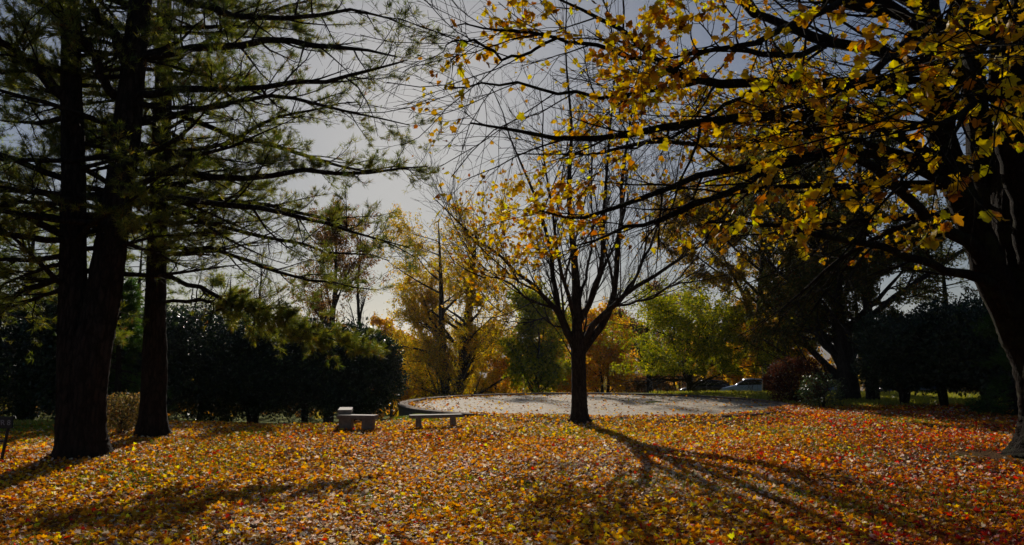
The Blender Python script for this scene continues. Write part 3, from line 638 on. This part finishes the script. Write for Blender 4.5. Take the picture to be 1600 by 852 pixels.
hz = [(612, 615, 90, 8.0, 4.6, ORG, 'orange tree rising just past the end of the holly hedge'), (655, 612, 104, 8.0, 5.0, ORG, 'low orange tree behind the many-stemmed olive tree'),
      (775, 612, 98, 9.5, 4.8, ORG, 'amber tree below the terrace and beside the many-stemmed tree'), (835, 612, 74, 10, 4.0, YGR, 'yellow-green tree seen beside the bare trunk'),
      (868, 612, 92, 8.5, 4.5, ORG, 'small gold tree half hidden by the bare trunk'), (945, 612, 80, 8.5, 4.4, ORG, 'orange tree between bare trunk and green tree'),
      (990, 612, 96, 10.0, 4.6, BRN, 'brown thicket tree below the far terrace kerb'), (740, 612, 118, 11, 5.0, OLV, 'olive tree farther down the slope under the skyline'),
      (1140, 612, 76, 8.0, 4.4, ORG, 'orange tree behind the pale parked car'), (1215, 612, 60, 6.5, 3.8, ORG, 'dull orange tree rising over the red bush'),
      (910, 612, 118, 12, 5.0, OLV, 'faint olive treetop on the slope by the bare trunk'), (1060, 612, 110, 15, 5.5, BRN, 'tall brown tree behind the low green tree')]
for i, (px, py, Y, H, sp, c, lb) in enumerate(hz):
    b = W(px, py, Y); drop = -float(terrain(b[0], b[1]))
    decid('autumn_tree', lb, 'tree', px, py, Y, H + drop * .5, sp * 1.15, .2, c, 22000, .24 + .001 * Y, 200 + i, stems=1 + i % 2, fork=.08, group='autumn trees down the slope', thr=-.4, nlimb=14, lang=50, nz=.4, depth=3)
# conifers
def conifer(label, px, py, Y, H, spread, rtr, seed, cols=PG, dens=1., n=44, name='pine_tree', group=None, low=.12, w_=.03, L=.26, wsub=1.):
    rng = np.random.default_rng(seed); b = W(px, py, Y); b[2] = float(terrain(b[0], b[1]))
    t = empty(name, b, label, 'tree', group); w = Wood(); lv = Leaves()
    l = limb([[b[0], b[1], b[2] - .2, rtr * 1.2], [b[0] + .05, b[1], b[2] + H * .3, rtr * .8], [b[0] - .05, b[1], b[2] + H * .65, rtr * .45], [b[0], b[1], b[2] + H, .02]], 20, mode='xyz'); w.add(*l, 12, .04, seed)
    br = rand_branches(rng, l, n, (low, .97), spread, Lfun=lambda q: 1.15 - q, rise=.06, up=.0); w.add(*br, 5)
    b2 = spawn(rng, br, 9, (.2, 1.), 45, spread * .24, 4, .02, .12, .5, .006, flat=.3, rmax=.02); w.add(*b2, 3)
    p, d = along(rng, b2, max(2, int(5 * dens)), .1, 1.); d[:, 2] += .2
    needles(rng, lv, p + rng.normal(0, .07, p.shape), nrm(d), 6, L, w_, cols)
    w.build('trunk', M_PINEBARK, t); lv.build('crown', M_NEEDLE, t)
BGP = 'conifers at the edges of the lawn'
BG = ([(.14, .17, .025), (.24, .26, .03), (.06, .09, .02)], [4, 3, 3])
conifer('broad green pine at the frame edge behind the sign', 30, 660, 33, 10.5, 5.6, .26, 301, BG, 1.2, 52, group=BGP, low=.08)
conifer('bright pine above the hedge between the big trunks', 205, 660, 48, 13.5, 5.6, .25, 302, BG, 1.8, 60, group=BGP)
conifer('pale green pine rising over the middle of the hedge', 350, 660, 52, 11.0, 5.6, .22, 303, ([(.2, .22, .03), (.32, .33, .04), (.1, .13, .02)], [4, 4, 2]), 2.0, 64, group=BGP, low=.25)
conifer('tall pine towering over the wide holly beside the sign', -70, 670, 40, 18, 6.2, .3, 304, BG, 1.1, 54, group=BGP)
conifer('tiered pine with flat boughs standing over the dark hollies', 1490, 630, 44, 11.8, 4.0, .22, 305, ([(.07, .08, .02), (.14, .13, .03)], [3, 2]), .8, 42, group=BGP, low=.3)
conifer('green cedar in front of the hollies at the frame edge', 1592, 640, 27, 5.6, 1.7, .16, 306, ([(.04, .08, .015), (.06, .11, .02)], [3, 2]), 1.3, 60, name='cedar_tree', group=BGP, low=.04, w_=.03, L=.2)
conifer('slender green cedar between the twin pine and the single pine', 178, 665, 27, 5.4, 1.7, .14, 307, ([(.04, .09, .015), (.09, .13, .02)], [3, 2]), 1.3, 60, name='cedar_tree', group=BGP, low=.04, w_=.03, L=.2)
# ------------------------------------------------------------------ hollies and bushes
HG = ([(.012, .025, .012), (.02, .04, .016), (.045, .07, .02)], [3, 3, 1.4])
def shrub(name, label, cat, px, py, Y, w_, h_, cols, n, ls, seed, base=.1, group=None, mat=M_HOLLY, shape=OVAL, stem=.1, nst=3, lump=.3, dp=.8):
    rng = np.random.default_rng(seed); b = W(px, py, Y); b[2] = float(terrain(b[0], b[1]))
    t = empty(name, b, label, cat, group); w = Wood(); lv = Leaves()
    d = nrm(rng.standard_normal((n, 3)) * np.array([1, 1, .85]))
    kk = np.random.default_rng(seed + 1).standard_normal((9, 3)) * 3.2; ph = np.random.default_rng(seed).uniform(0, 6, 9)
    lm = np.sin(d @ kk.T + ph).mean(1) * 2
    r = (1 + lump * lm) * (1 - .35 * rng.random(n) ** 1.6) * (1 + .05 * rng.standard_normal(n))
    # squarer profile than an ellipsoid
    q = (np.abs(d) ** 2.35).sum(1) ** (1 / 2.35); e = d / q[:, None]
    p = e * r[:, None] * np.array([w_ / 2, w_ / 2 * dp, (h_ - base) / 2]); p[:, 2] += base + (h_ - base) / 2
    nn = d + rng.normal(0, .6, (n, 3)); f = nrm(rng.standard_normal((n, 3)) + d * .5)
    lv.add(leaf_geo(rng, p + b, f, nn, rng.uniform(.7, 1.3, n) * ls, palette(rng, n, *cols, .25), shape, .2))
    st = []
    for k in range(nst):
        a = rng.uniform(0, 6.28); rr = w_ * .22
        st.append(limb([[b[0] + .1 * math.cos(a), b[1] + .1 * math.sin(a), b[2] - .1, stem], [b[0] + rr * .4 * math.cos(a), b[1] + rr * .4 * math.sin(a), b[2] + h_ * .3, stem * .75], [b[0] + rr * math.cos(a), b[1] + rr * math.sin(a), b[2] + h_ * .8, stem * .2]], 8, mode='xyz'))
    S = (np.concatenate([s[0] for s in st]), np.concatenate([s[1] for s in st])); w.add(*S, 8)
    b1 = spawn(rng, S, 12, (.25, .98), 55, w_ * .42, 6, .03, .12, .5, .006, rmax=.04); w.add(*b1, 4)
    w.build('trunk' if base > .3 else 'stem', M_GREYBARK, t); lv.build('crown' if base > .3 else 'foliage', mat, t)
HGP = 'dark hollies behind the left lawn'
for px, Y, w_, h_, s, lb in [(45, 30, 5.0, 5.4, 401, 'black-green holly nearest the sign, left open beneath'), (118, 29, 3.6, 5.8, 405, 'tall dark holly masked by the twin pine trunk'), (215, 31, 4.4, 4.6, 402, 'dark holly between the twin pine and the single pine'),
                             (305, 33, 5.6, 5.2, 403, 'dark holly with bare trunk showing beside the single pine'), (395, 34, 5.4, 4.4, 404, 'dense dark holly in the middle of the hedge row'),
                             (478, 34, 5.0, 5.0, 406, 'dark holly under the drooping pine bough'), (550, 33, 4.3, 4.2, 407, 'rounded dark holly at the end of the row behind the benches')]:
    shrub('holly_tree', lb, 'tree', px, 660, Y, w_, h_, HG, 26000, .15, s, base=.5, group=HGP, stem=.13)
RGP = 'dark hollies in the shaded corner'
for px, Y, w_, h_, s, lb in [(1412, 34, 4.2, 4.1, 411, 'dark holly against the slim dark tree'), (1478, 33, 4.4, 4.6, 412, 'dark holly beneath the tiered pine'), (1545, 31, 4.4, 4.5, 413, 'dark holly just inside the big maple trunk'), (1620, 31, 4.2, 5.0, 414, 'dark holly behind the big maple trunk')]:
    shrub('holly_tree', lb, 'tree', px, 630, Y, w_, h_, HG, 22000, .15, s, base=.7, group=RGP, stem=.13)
shrub('round_bush', 'round dark red-brown bush at the end of the terrace', 'bush', 1246, 625, 34.5, 2.9, 2.2, ([(.05, .018, .012), (.09, .03, .015), (.14, .06, .02)], [4, 3, 1]), 9000, .1, 421, base=.02, mat=M_FARLEAF, stem=.05, nst=6, lump=.1)
shrub('low_bush', 'low open green bush in front of the round red-brown bush', 'bush', 1285, 636, 31, 1.9, 1.5, ([(.04, .06, .02), (.1, .12, .03)], [3, 1]), 900, .11, 422, base=.02, stem=.03, nst=6, lump=.3)
shrub('azalea_bush', 'small golden-brown bush between the twin pine and the single pine', 'bush', 190, 685, 20.6, 1.5, 1.15, ([(.2, .15, .05), (.34, .2, .06), (.12, .1, .03), (.42, .3, .14)], [3, 3, 2, 1.5]), 3600, .07, 423, base=.02, mat=M_LEAF, stem=.02, nst=8, lump=.15)
# ------------------------------------------------------------------ parked cars
M_GLASS = plain('car_glass', (.02, .025, .03), .06, 0, 0, .8); M_TYRE = plain('tyre_rubber', (.02, .02, .02), .8); M_RIM = plain('rim_metal', (.5, .5, .52), .3, .9)
M_LAMP = plain('lamp_glass', (.7, .7, .72), .1)
def car(label, x, y, rz, paint, nm):
    z = float(terrain(x, y)); t = empty('parked_car', (x, y, z + .02), label, 'car', 'cars parked beyond the terrace', rz)
    mp = plain(nm, paint, .3, .1, 1.)
    def loft(name, st, mat, par):
        bm = bmesh.new(); rings = []
        for sx, hw, zb, zt, tp in st:
            prof = [(-hw, zb), (-hw * 1.0, zb + (zt - zb) * .55), (-hw * (.97 if tp == 1 else .9), zt - .05), (-hw * tp, zt), (hw * tp, zt), (hw * (.97 if tp == 1 else .9), zt - .05), (hw, zb + (zt - zb) * .55), (hw, zb)]
            rings.append([bm.verts.new((sx, a, b)) for a, b in prof])
        for A, B in zip(rings, rings[1:]):
            for j in range(8): bm.faces.new((A[j], B[j], B[(j + 1) % 8], A[(j + 1) % 8]))
        bm.faces.new(rings[0]); bm.faces.new(rings[-1][::-1])
        return bm_obj(name, bm, mat, par, True)
    loft('body', [(-2.25, .7, .4, .62, .9), (-2.15, .84, .25, .82, .88), (-1.6, .89, .2, .98, .86), (-.9, .9, .2, 1.0, .86), (.7, .9, .2, .95, .86), (1.4, .89, .2, .88, .84), (2.05, .84, .24, .74, .82), (2.25, .7, .35, .58, .85)], mp, t)
    loft('window', [(-1.75, .70, .93, .97, .9), (-1.1, .74, .93, 1.36, .78), (-.2, .75, .93, 1.42, .76), (.45, .74, .93, 1.36, .78), (1.15, .72, .9, .94, .9)], M_GLASS, t)
    loft('roof', [(-1.2, .60, 1.33, 1.40, .9), (-.2, .62, 1.38, 1.46, .9), (.5, .6, 1.32, 1.39, .9)], mp, t)
    for sx in (-1.4, 1.42):
        for sy in (-.86, .86):
            bm = bmesh.new(); bmesh.ops.create_cone(bm, cap_ends=True, segments=28, radius1=.32, radius2=.32, depth=.2)
            bmesh.ops.rotate(bm, verts=bm.verts, matrix=Matrix.Rotation(R(90), 3, 'X')); wv = bm_obj('wheel', bm, M_TYRE, t); wv.location = (sx, sy, .3)
            bm = bmesh.new(); bmesh.ops.create_cone(bm, cap_ends=True, segments=20, radius1=.2, radius2=.2, depth=.22)
            bmesh.ops.rotate(bm, verts=bm.verts, matrix=Matrix.Rotation(R(90), 3, 'X')); bm_obj('rim', bm, M_RIM, wv)
    for sy in (-.62, .62):
        bm = bmesh.new(); add_box(bm, 2.15, sy, .62, .14, .28, .12, 0, .03); bm_obj('headlight', bm, M_LAMP, t)
b = W(1172, 610, 55); car('pale blue parked car between terrace edge and red-brown bush', b[0], 55, R(170), (.35, .5, .7), 'paint_pale_blue')
b = W(1125, 610, 56); car('black parked car under the low green tree', b[0] - .8, 56.5, R(170), (.015, .015, .02), 'paint_black')
b = W(1292, 610, 58); car('mid blue parked car behind the dark wide-crowned tree', b[0], 58, R(175), (.06, .14, .32), 'paint_blue')
b = W(1440, 612, 54); car('dark navy parked car behind the shaded hollies', b[0] - 1, 54, R(178), (.02, .03, .1), 'paint_navy')
# ------------------------------------------------------------------ leaf litter
def litter():
    rng = np.random.default_rng(77); lv = Leaves()
    # piece: area, count, shape
    def scatter(n, y0, y1, shape, sz, curl, tilt):
        u = rng.random(n); y = np.sqrt(y0 ** 2 + u * (y1 ** 2 - y0 ** 2)); x = rng.uniform(-1, 1, n) * (y * .80 + 1.5)
        P2 = np.stack([x, y, 0 * x], 1)
        ns = lownoise(P2, .5); ns2 = lownoise(P2 + 40, 1.7)
        dm = np.hypot(x - 11.0, y - 15.5); dp = np.hypot(x + 9.8, y - 17.5)
        rad = np.hypot(x - PC[0], y - PC[1]); front = (y < PC[1] - 3) & (x > -1.5) & (x < 12)
        inside = rad < np.where(front, PR - .75 - .5 * ns - .3 * ns2, PR + .05)
        dens = np.maximum(.74 + .36 * ns + .3 * ns2, .42) - .75 * np.exp(-(dm / 3.4) ** 2) - .25 * np.exp(-(dp / 3.5) ** 2)
        edge = 24.4 + 5.5 * smooth(-4, 2, x) + np.where(x > 10, 2.5, 0)
        dens = dens * smooth(edge + 3.0, edge - .5, y); 
        lawn_left = (x / y < -.60) & (y > 21); dens = np.where(lawn_left, dens * .2, dens)
        dens = np.where(rad < PR, .75, dens)
        k = (rng.random(n) < dens) & ~inside; x, y, ns, ns2, dm, dp, rad = (a[k] for a in (x, y, ns, ns2, dm, dp, rad)); m = len(x)
        z = np.where(rad < PR, PZ + np.where(rad > PR - .48, .1, .01), terrain(x, y)) + rng.uniform(.003, .045, m)
        th = rng.uniform(0, 6.28, m); f = np.stack([np.cos(th), np.sin(th), rng.normal(0, tilt, m)], 1)
        nn = np.stack([rng.normal(0, tilt, m), rng.normal(0, tilt, m), np.ones(m)], 1)
        pats = [(.84, .50, .015), (.80, .39, .014), (.68, .27, .014), (.56, .175, .012), (.46, .03, .018), BR, (.62, .49, .36)]
        redness = smooth(.12, .75, x / y + .14 * ns) * (1 + .3 * ns2); red = np.clip(redness, 0, 1)
        pale = np.clip(.35 + .5 * lownoise(np.stack([x, y, 0 * x], 1) + 90, .6) + .55 * np.exp(-((x + 1.5) ** 2 / 12 + (y - 13.5) ** 2 / 10)) + .6 * np.exp(-(dp / 3.5) ** 2) + .6 * np.exp(-((x - 2) ** 2 / 9 + (y - 24) ** 2 / 3)), .05, 1.3)
        wt = np.stack([(.9 + 1.1 * smooth(14, 8, y)) * (1 - red) + .08, 1.9 * (1 - red) + .2, 2.1 - 1.2 * red, 2.3 + 1.3 * red, .25 + 3.2 * red, 1.7 + .8 * red + 4. * np.exp(-(dp / 3.8) ** 2) + 9 * np.exp(-(dm / 3.6) ** 2), (2.0 + 3.2 * np.exp(-((x + .5) ** 2 / 30 + (y - 12) ** 2 / 45))) * pale], 1)
        g3 = [lownoise(np.stack([x, y, 0 * x], 1) + 13. * q, .42 + .07 * q) for q in range(5)]
        wt *= np.exp(np.stack([1.1 * g3[0], .8 * g3[0], .5 * g3[1], .8 * g3[1], .9 * g3[2], 1.1 * g3[3], 1.3 * g3[4]], 1))
        wt /= wt.sum(1, keepdims=True); cs = wt.cumsum(1); ch = (rng.random((m, 1)) > cs).sum(1).clip(0, 6)
        c = np.array(pats)[ch] * np.exp(rng.normal(0, .34, (m, 1))) * np.exp(rng.normal(0, .07, (m, 3)))
        lv.add(leaf_geo(rng, np.stack([x, y, z], 1), f, nn, rng.uniform(*sz, m), np.clip(c, 0, .9), shape, curl))
        return m
    r = [scatter(90000, 6.6, 12.5, MAPLE, (.036, .082), .4, .42), scatter(140000, 12.5, 20, MAPLE2, (.044, .086), .4, .48), scatter(140000, 20, 34, STAR, (.054, .098), .35, .52)]
    print('litter', r)
    o = lv.build('fallen_leaves', M_LITTER); props(o, 'thick carpet of fallen yellow, orange and red maple leaves', 'leaf litter', kind='stuff')
    # stray leaves on the terrace
    lv = Leaves(); n = 3200; a = rng.uniform(0, 6.28, n); rr = (PR - .1) * np.sqrt(rng.random(n)); 
    e = rng.random(n) < .45; rr = np.where(e, PR - .5 - rng.exponential(.25, n), rr); a = np.where(e, rng.normal(2.6, .8, n), a)
    p = np.stack([PC[0] + rr * np.cos(a), PC[1] + rr * np.sin(a), np.where(rr > PR - .48, PZ + .095, PZ + .01)], 1)
    f = np.stack([rng.normal(0, 1, n), rng.normal(0, 1, n), rng.normal(0, .4, n)], 1); nn = np.stack([rng.normal(0, .4, n), rng.normal(0, .4, n), np.ones(n)], 1)
    lv.add(leaf_geo(rng, p, f, nn, rng.uniform(.07, .12, n), palette(rng, n, [Y2, Y3, OR, BR, TAN], [2, 2, 2, 3, 2]), STAR))
    for ob in [o for o in COL.objects if o.name.startswith('stone_bench')]:
        m_ = 16; L_ = 1.1; a = ob.rotation_euler[2]; H_ = max((v.co.z for v in ob.children[0].data.vertices)); u = rng.uniform(-.55, .55, m_); q = rng.uniform(-.17, .17, m_)
        p = np.stack([ob.location.x + u * math.cos(a) - q * math.sin(a), ob.location.y + u * math.sin(a) + q * math.cos(a), np.full(m_, ob.location.z + H_ + .008)], 1)
        f = np.stack([rng.normal(0, 1, m_), rng.normal(0, 1, m_), rng.normal(0, .2, m_)], 1); nn = np.stack([rng.normal(0, .2, m_), rng.normal(0, .2, m_), np.ones(m_)], 1)
        lv.add(leaf_geo(rng, p, f, nn, rng.uniform(.05, .08, m_), palette(rng, m_, [Y3, OR, BR, TAN], [2, 2, 3, 2]), STAR))
    props(lv.build('stray_leaves', M_LITTER), 'scattered dry leaves blown over the gravel terrace', 'leaf litter', kind='stuff')
    # twigs among the leaves
    y = np.sqrt(rng.uniform(44, 700, 700)); x = rng.uniform(-1, 1, 700) * (y * .8 + 1); a = rng.uniform(0, 6.28, 700); ln = rng.uniform(.08, .4, 700)
    tp = np.empty((700, 4, 3))
    for q in range(4): tp[:, q, 0] = x + np.cos(a) * ln * q / 3; tp[:, q, 1] = y + np.sin(a) * ln * q / 3; tp[:, q, 2] = terrain(tp[:, q, 0], tp[:, q, 1]) + .035 + .02 * rng.random(700); a = a + rng.normal(0, .3, 700)
    tw = Wood(); tw.add(tp, np.repeat(rng.uniform(.003, .008, (700, 1)), 4, 1), 4); props(tw.build('fallen_twigs', M_GREYBARK, None), 'small bare twigs lying among the fallen leaves', 'twigs', kind='stuff')
    # grass blades between the leaves
    lv = Leaves(); n = 150000; y = np.sqrt(6.6 ** 2 + rng.random(n) * (30 ** 2 - 6.6 ** 2)); x = rng.uniform(-1, 1, n) * (y * .8 + 1.5)
    P2 = np.stack([x, y, 0 * x], 1); dn = lownoise(P2 + 7, .7) + .35 * lownoise(P2, 2.2) + .5 * np.exp(-((x + 1.5) ** 2 / 14 + (y - 9.) ** 2 / 6))
    lawn = (x / y < -.58) & (y > 19)
    k = ((dn > .30) | lawn) & (np.hypot(x - PC[0], y - PC[1]) > PR + .1) & (np.hypot(x - 12.2, y - 16) > 4)
    x, y = x[k], y[k]; n = len(x); h = rng.uniform(.04, .1, n); w = .007 + .0006 * y; th = rng.uniform(0, 3.14, n)
    b0 = np.stack([x, y, terrain(x, y) - .005], 1); s = np.stack([np.cos(th), np.sin(th), 0 * th], 1) * w[:, None]
    tip = b0 + np.stack([rng.normal(0, .03, n), rng.normal(0, .03, n), h], 1)
    V = np.stack([b0 - s, b0 + s, tip], 1).reshape(-1, 3)
    C = np.repeat(palette(rng, n, [(.16, .22, .02), (.26, .31, .03), (.36, .33, .08)], [3, 3, 1]), 3, 0)
    lv.add((V, np.arange(n * 3).reshape(-1, 3), C))
    for x0, x1, y0, y1, n in ((9, 28, 33, 47, 26000), (-30, -13, 23.5, 36, 24000)):
        x, y = rng.uniform(x0, x1, n), rng.uniform(y0, y1, n); k = np.hypot(x - PC[0], y - PC[1]) > PR + .1; x, y = x[k], y[k]; n = len(x)
        h = rng.uniform(.08, .2, n); th = rng.uniform(0, 3.14, n); b0 = np.stack([x, y, terrain(x, y) - .01], 1); sv = np.stack([np.cos(th), np.sin(th), 0 * th], 1) * .035
        tip = b0 + np.stack([rng.normal(0, .06, n), rng.normal(0, .06, n), h], 1)
        lv.add((np.stack([b0 - sv, b0 + sv, tip], 1).reshape(-1, 3), np.arange(n * 3).reshape(-1, 3), np.repeat(palette(rng, n, [(.26, .28, .04), (.4, .37, .06), (.5, .4, .1)], [3, 3, 1]), 3, 0)))
    props(lv.build('grass_blades', M_GRASS), 'short green grass showing through the fallen leaves', 'grass', kind='stuff')
litter()
# ------------------------------------------------------------------ far lawn strips, woods and hills
def far():
    rng = np.random.default_rng(9)
    # far-off wood on the valley floor
    lv = Leaves(); n = 60000
    y = rng.uniform(130, 600, n); x = rng.uniform(-1, 1, n) * y * .85; 
    hgt = (6 + 5 * lownoise(np.stack([x, y, 0 * x], 1), .09)) * rng.random(n) ** .5
    z = terrain(x, y) + np.maximum(hgt, .5)
    f = rng.standard_normal((n, 3)); nn = rng.standard_normal((n, 3))
    lv.add(leaf_geo(rng, np.stack([x, y, z], 1), f, nn, rng.uniform(1.0, 2.2, n) * (.6 + y / 400), palette(rng, n, [(.3, .15, .03), (.2, .14, .03), (.12, .1, .03), (.4, .25, .03), (.1, .06, .03)], [3, 3, 3, 2, 2]), STAR))
    props(lv.build('far_wood', M_FARLEAF), 'far-off autumn wood filling the valley beyond the terrace', 'wood', kind='stuff')
    ys = np.linspace(900, 5200, 50); xs = np.linspace(-5000, 5000, 220); X, Y = np.meshgrid(xs, ys)
    Z = -45 + (smooth(900, 2800, Y) * (120 + 46 * np.sin(X / 620 + .6) + 26 * np.sin(X / 260 + 2) + 9 * np.sin(X / 90)) * (.55 + .45 * smooth(2000, 4600, Y)) )
    V = np.stack([X, Y, Z], -1).reshape(-1, 3); i = np.arange(49)[:, None] * 220 + np.arange(219)[None]
    q = np.stack([i, i + 1, i + 221, i + 220], -1).reshape(-1, 4)
    m = stone_mat('wooded_hill', (.05, .045, .02), (.16, .09, .035), .01, .0, .95, .06)
    props(link('hills', np_mesh('hills', V, q, 4, smooth_=True), m), kind='structure')
far()
# ------------------------------------------------------------------ the air
def air():
    bm = bmesh.new(); bmesh.ops.create_cube(bm, size=1)
    for v in bm.verts: v.co = Vector((v.co.x * 10400, 2500 + v.co.y * 5700, -68 + (v.co.z + .5) * 330))
    m, nt, out = new_mat('haze_air'); vol = N(nt, 'VolumePrincipled', Density=.00008, Anisotropy=.45); vol.inputs['Color'].default_value = (.86, .92, 1, 1)
    nt.links.new(vol.outputs[0], out.inputs['Volume'])
    props(bm_obj('haze', bm, m), 'thin blue autumn haze hanging over the far valley', 'haze', kind='stuff')
air()
# ------------------------------------------------------------------ light
w = bpy.data.worlds.new('World'); SC.world = w; w.use_nodes = True
nt = w.node_tree; nt.nodes.clear(); out = nt.nodes.new('ShaderNodeOutputWorld'); bg = nt.nodes.new('ShaderNodeBackground')
sky = nt.nodes.new('ShaderNodeTexSky'); sky.sky_type = 'NISHITA'; sky.sun_disc = False
el = math.asin(SUN[2]); az = math.atan2(SUN[0], SUN[1])
sky.sun_elevation = el; sky.sun_rotation = az; sky.altitude = 200; sky.air_density = 1.0; sky.dust_density = 1.5; sky.ozone_density = 1.0
bg.inputs['Strength'].default_value = .05
EXPO = -.25
# film-like shoulder on the very bright sky round the sun: c / (1 + lum / k)
bw = nt.nodes.new('ShaderNodeRGBToBW'); ma = nt.nodes.new('ShaderNodeMath'); ma.operation = 'MULTIPLY_ADD'; ma.inputs[1].default_value = 1 / 7.; ma.inputs[2].default_value = 1.
dv = nt.nodes.new('ShaderNodeVectorMath'); dv.operation = 'DIVIDE'; mu = nt.nodes.new('ShaderNodeVectorMath'); mu.operation = 'MULTIPLY'; mu.inputs[1].default_value = (.82, .94, 1.15)
nt.links.new(sky.outputs[0], bw.inputs[0]); nt.links.new(bw.outputs[0], ma.inputs[0]); nt.links.new(sky.outputs[0], mu.inputs[0]); nt.links.new(mu.outputs[0], dv.inputs[0]); nt.links.new(ma.outputs[0], dv.inputs[1])
gl = nt.nodes.new('ShaderNodeMath'); gl.operation = 'DIVIDE'; gl.inputs[0].default_value = 1.; ga = nt.nodes.new('ShaderNodeMath'); ga.operation = 'ADD'; ga.inputs[1].default_value = .20
nt.links.new(ma.outputs[0], gl.inputs[1]); nt.links.new(gl.outputs[0], ga.inputs[0])
dv.operation = 'MULTIPLY'; nt.links.new(ga.outputs[0], dv.inputs[1]); nt.links.new(dv.outputs[0], bg.inputs[0]); nt.links.new(bg.outputs[0], out.inputs[0])
ld = bpy.data.lights.new('sun', 'SUN'); ld.energy = 5.0; ld.angle = R(.5); ld.color = (1, .92, .80)
lo = bpy.data.objects.new('sun', ld); COL.objects.link(lo)
lo.rotation_euler = Vector(tuple(SUN)).to_track_quat('Z', 'Y').to_euler(); lo.location = (0, 0, 30)
# ------------------------------------------------------------------ camera
cd = bpy.data.cameras.new('camera'); cd.sensor_width = 36; cd.lens = F / 1600 * 36; cd.clip_start = .05; cd.clip_end = 20000
co = bpy.data.objects.new('camera', cd); COL.objects.link(co); co.location = (0, 0, CAMH); co.rotation_euler = (R(90) + PITCH, 0, 0)
SC.camera = co
SC.view_settings.view_transform = 'Standard'; SC.view_settings.look = 'None'; SC.view_settings.gamma = 1
SC.view_settings.exposure = EXPO
try:
    SC.cycles.max_bounces = 6; SC.cycles.diffuse_bounces = 3; SC.cycles.transmission_bounces = 4; SC.cycles.use_denoising = True
    SC.cycles.sample_clamp_indirect = 3
except Exception: pass
print('script', round(time.time() - T0, 1), 's; polys', sum(len(o.data.polygons) for o in COL.objects if o.type == 'MESH'))
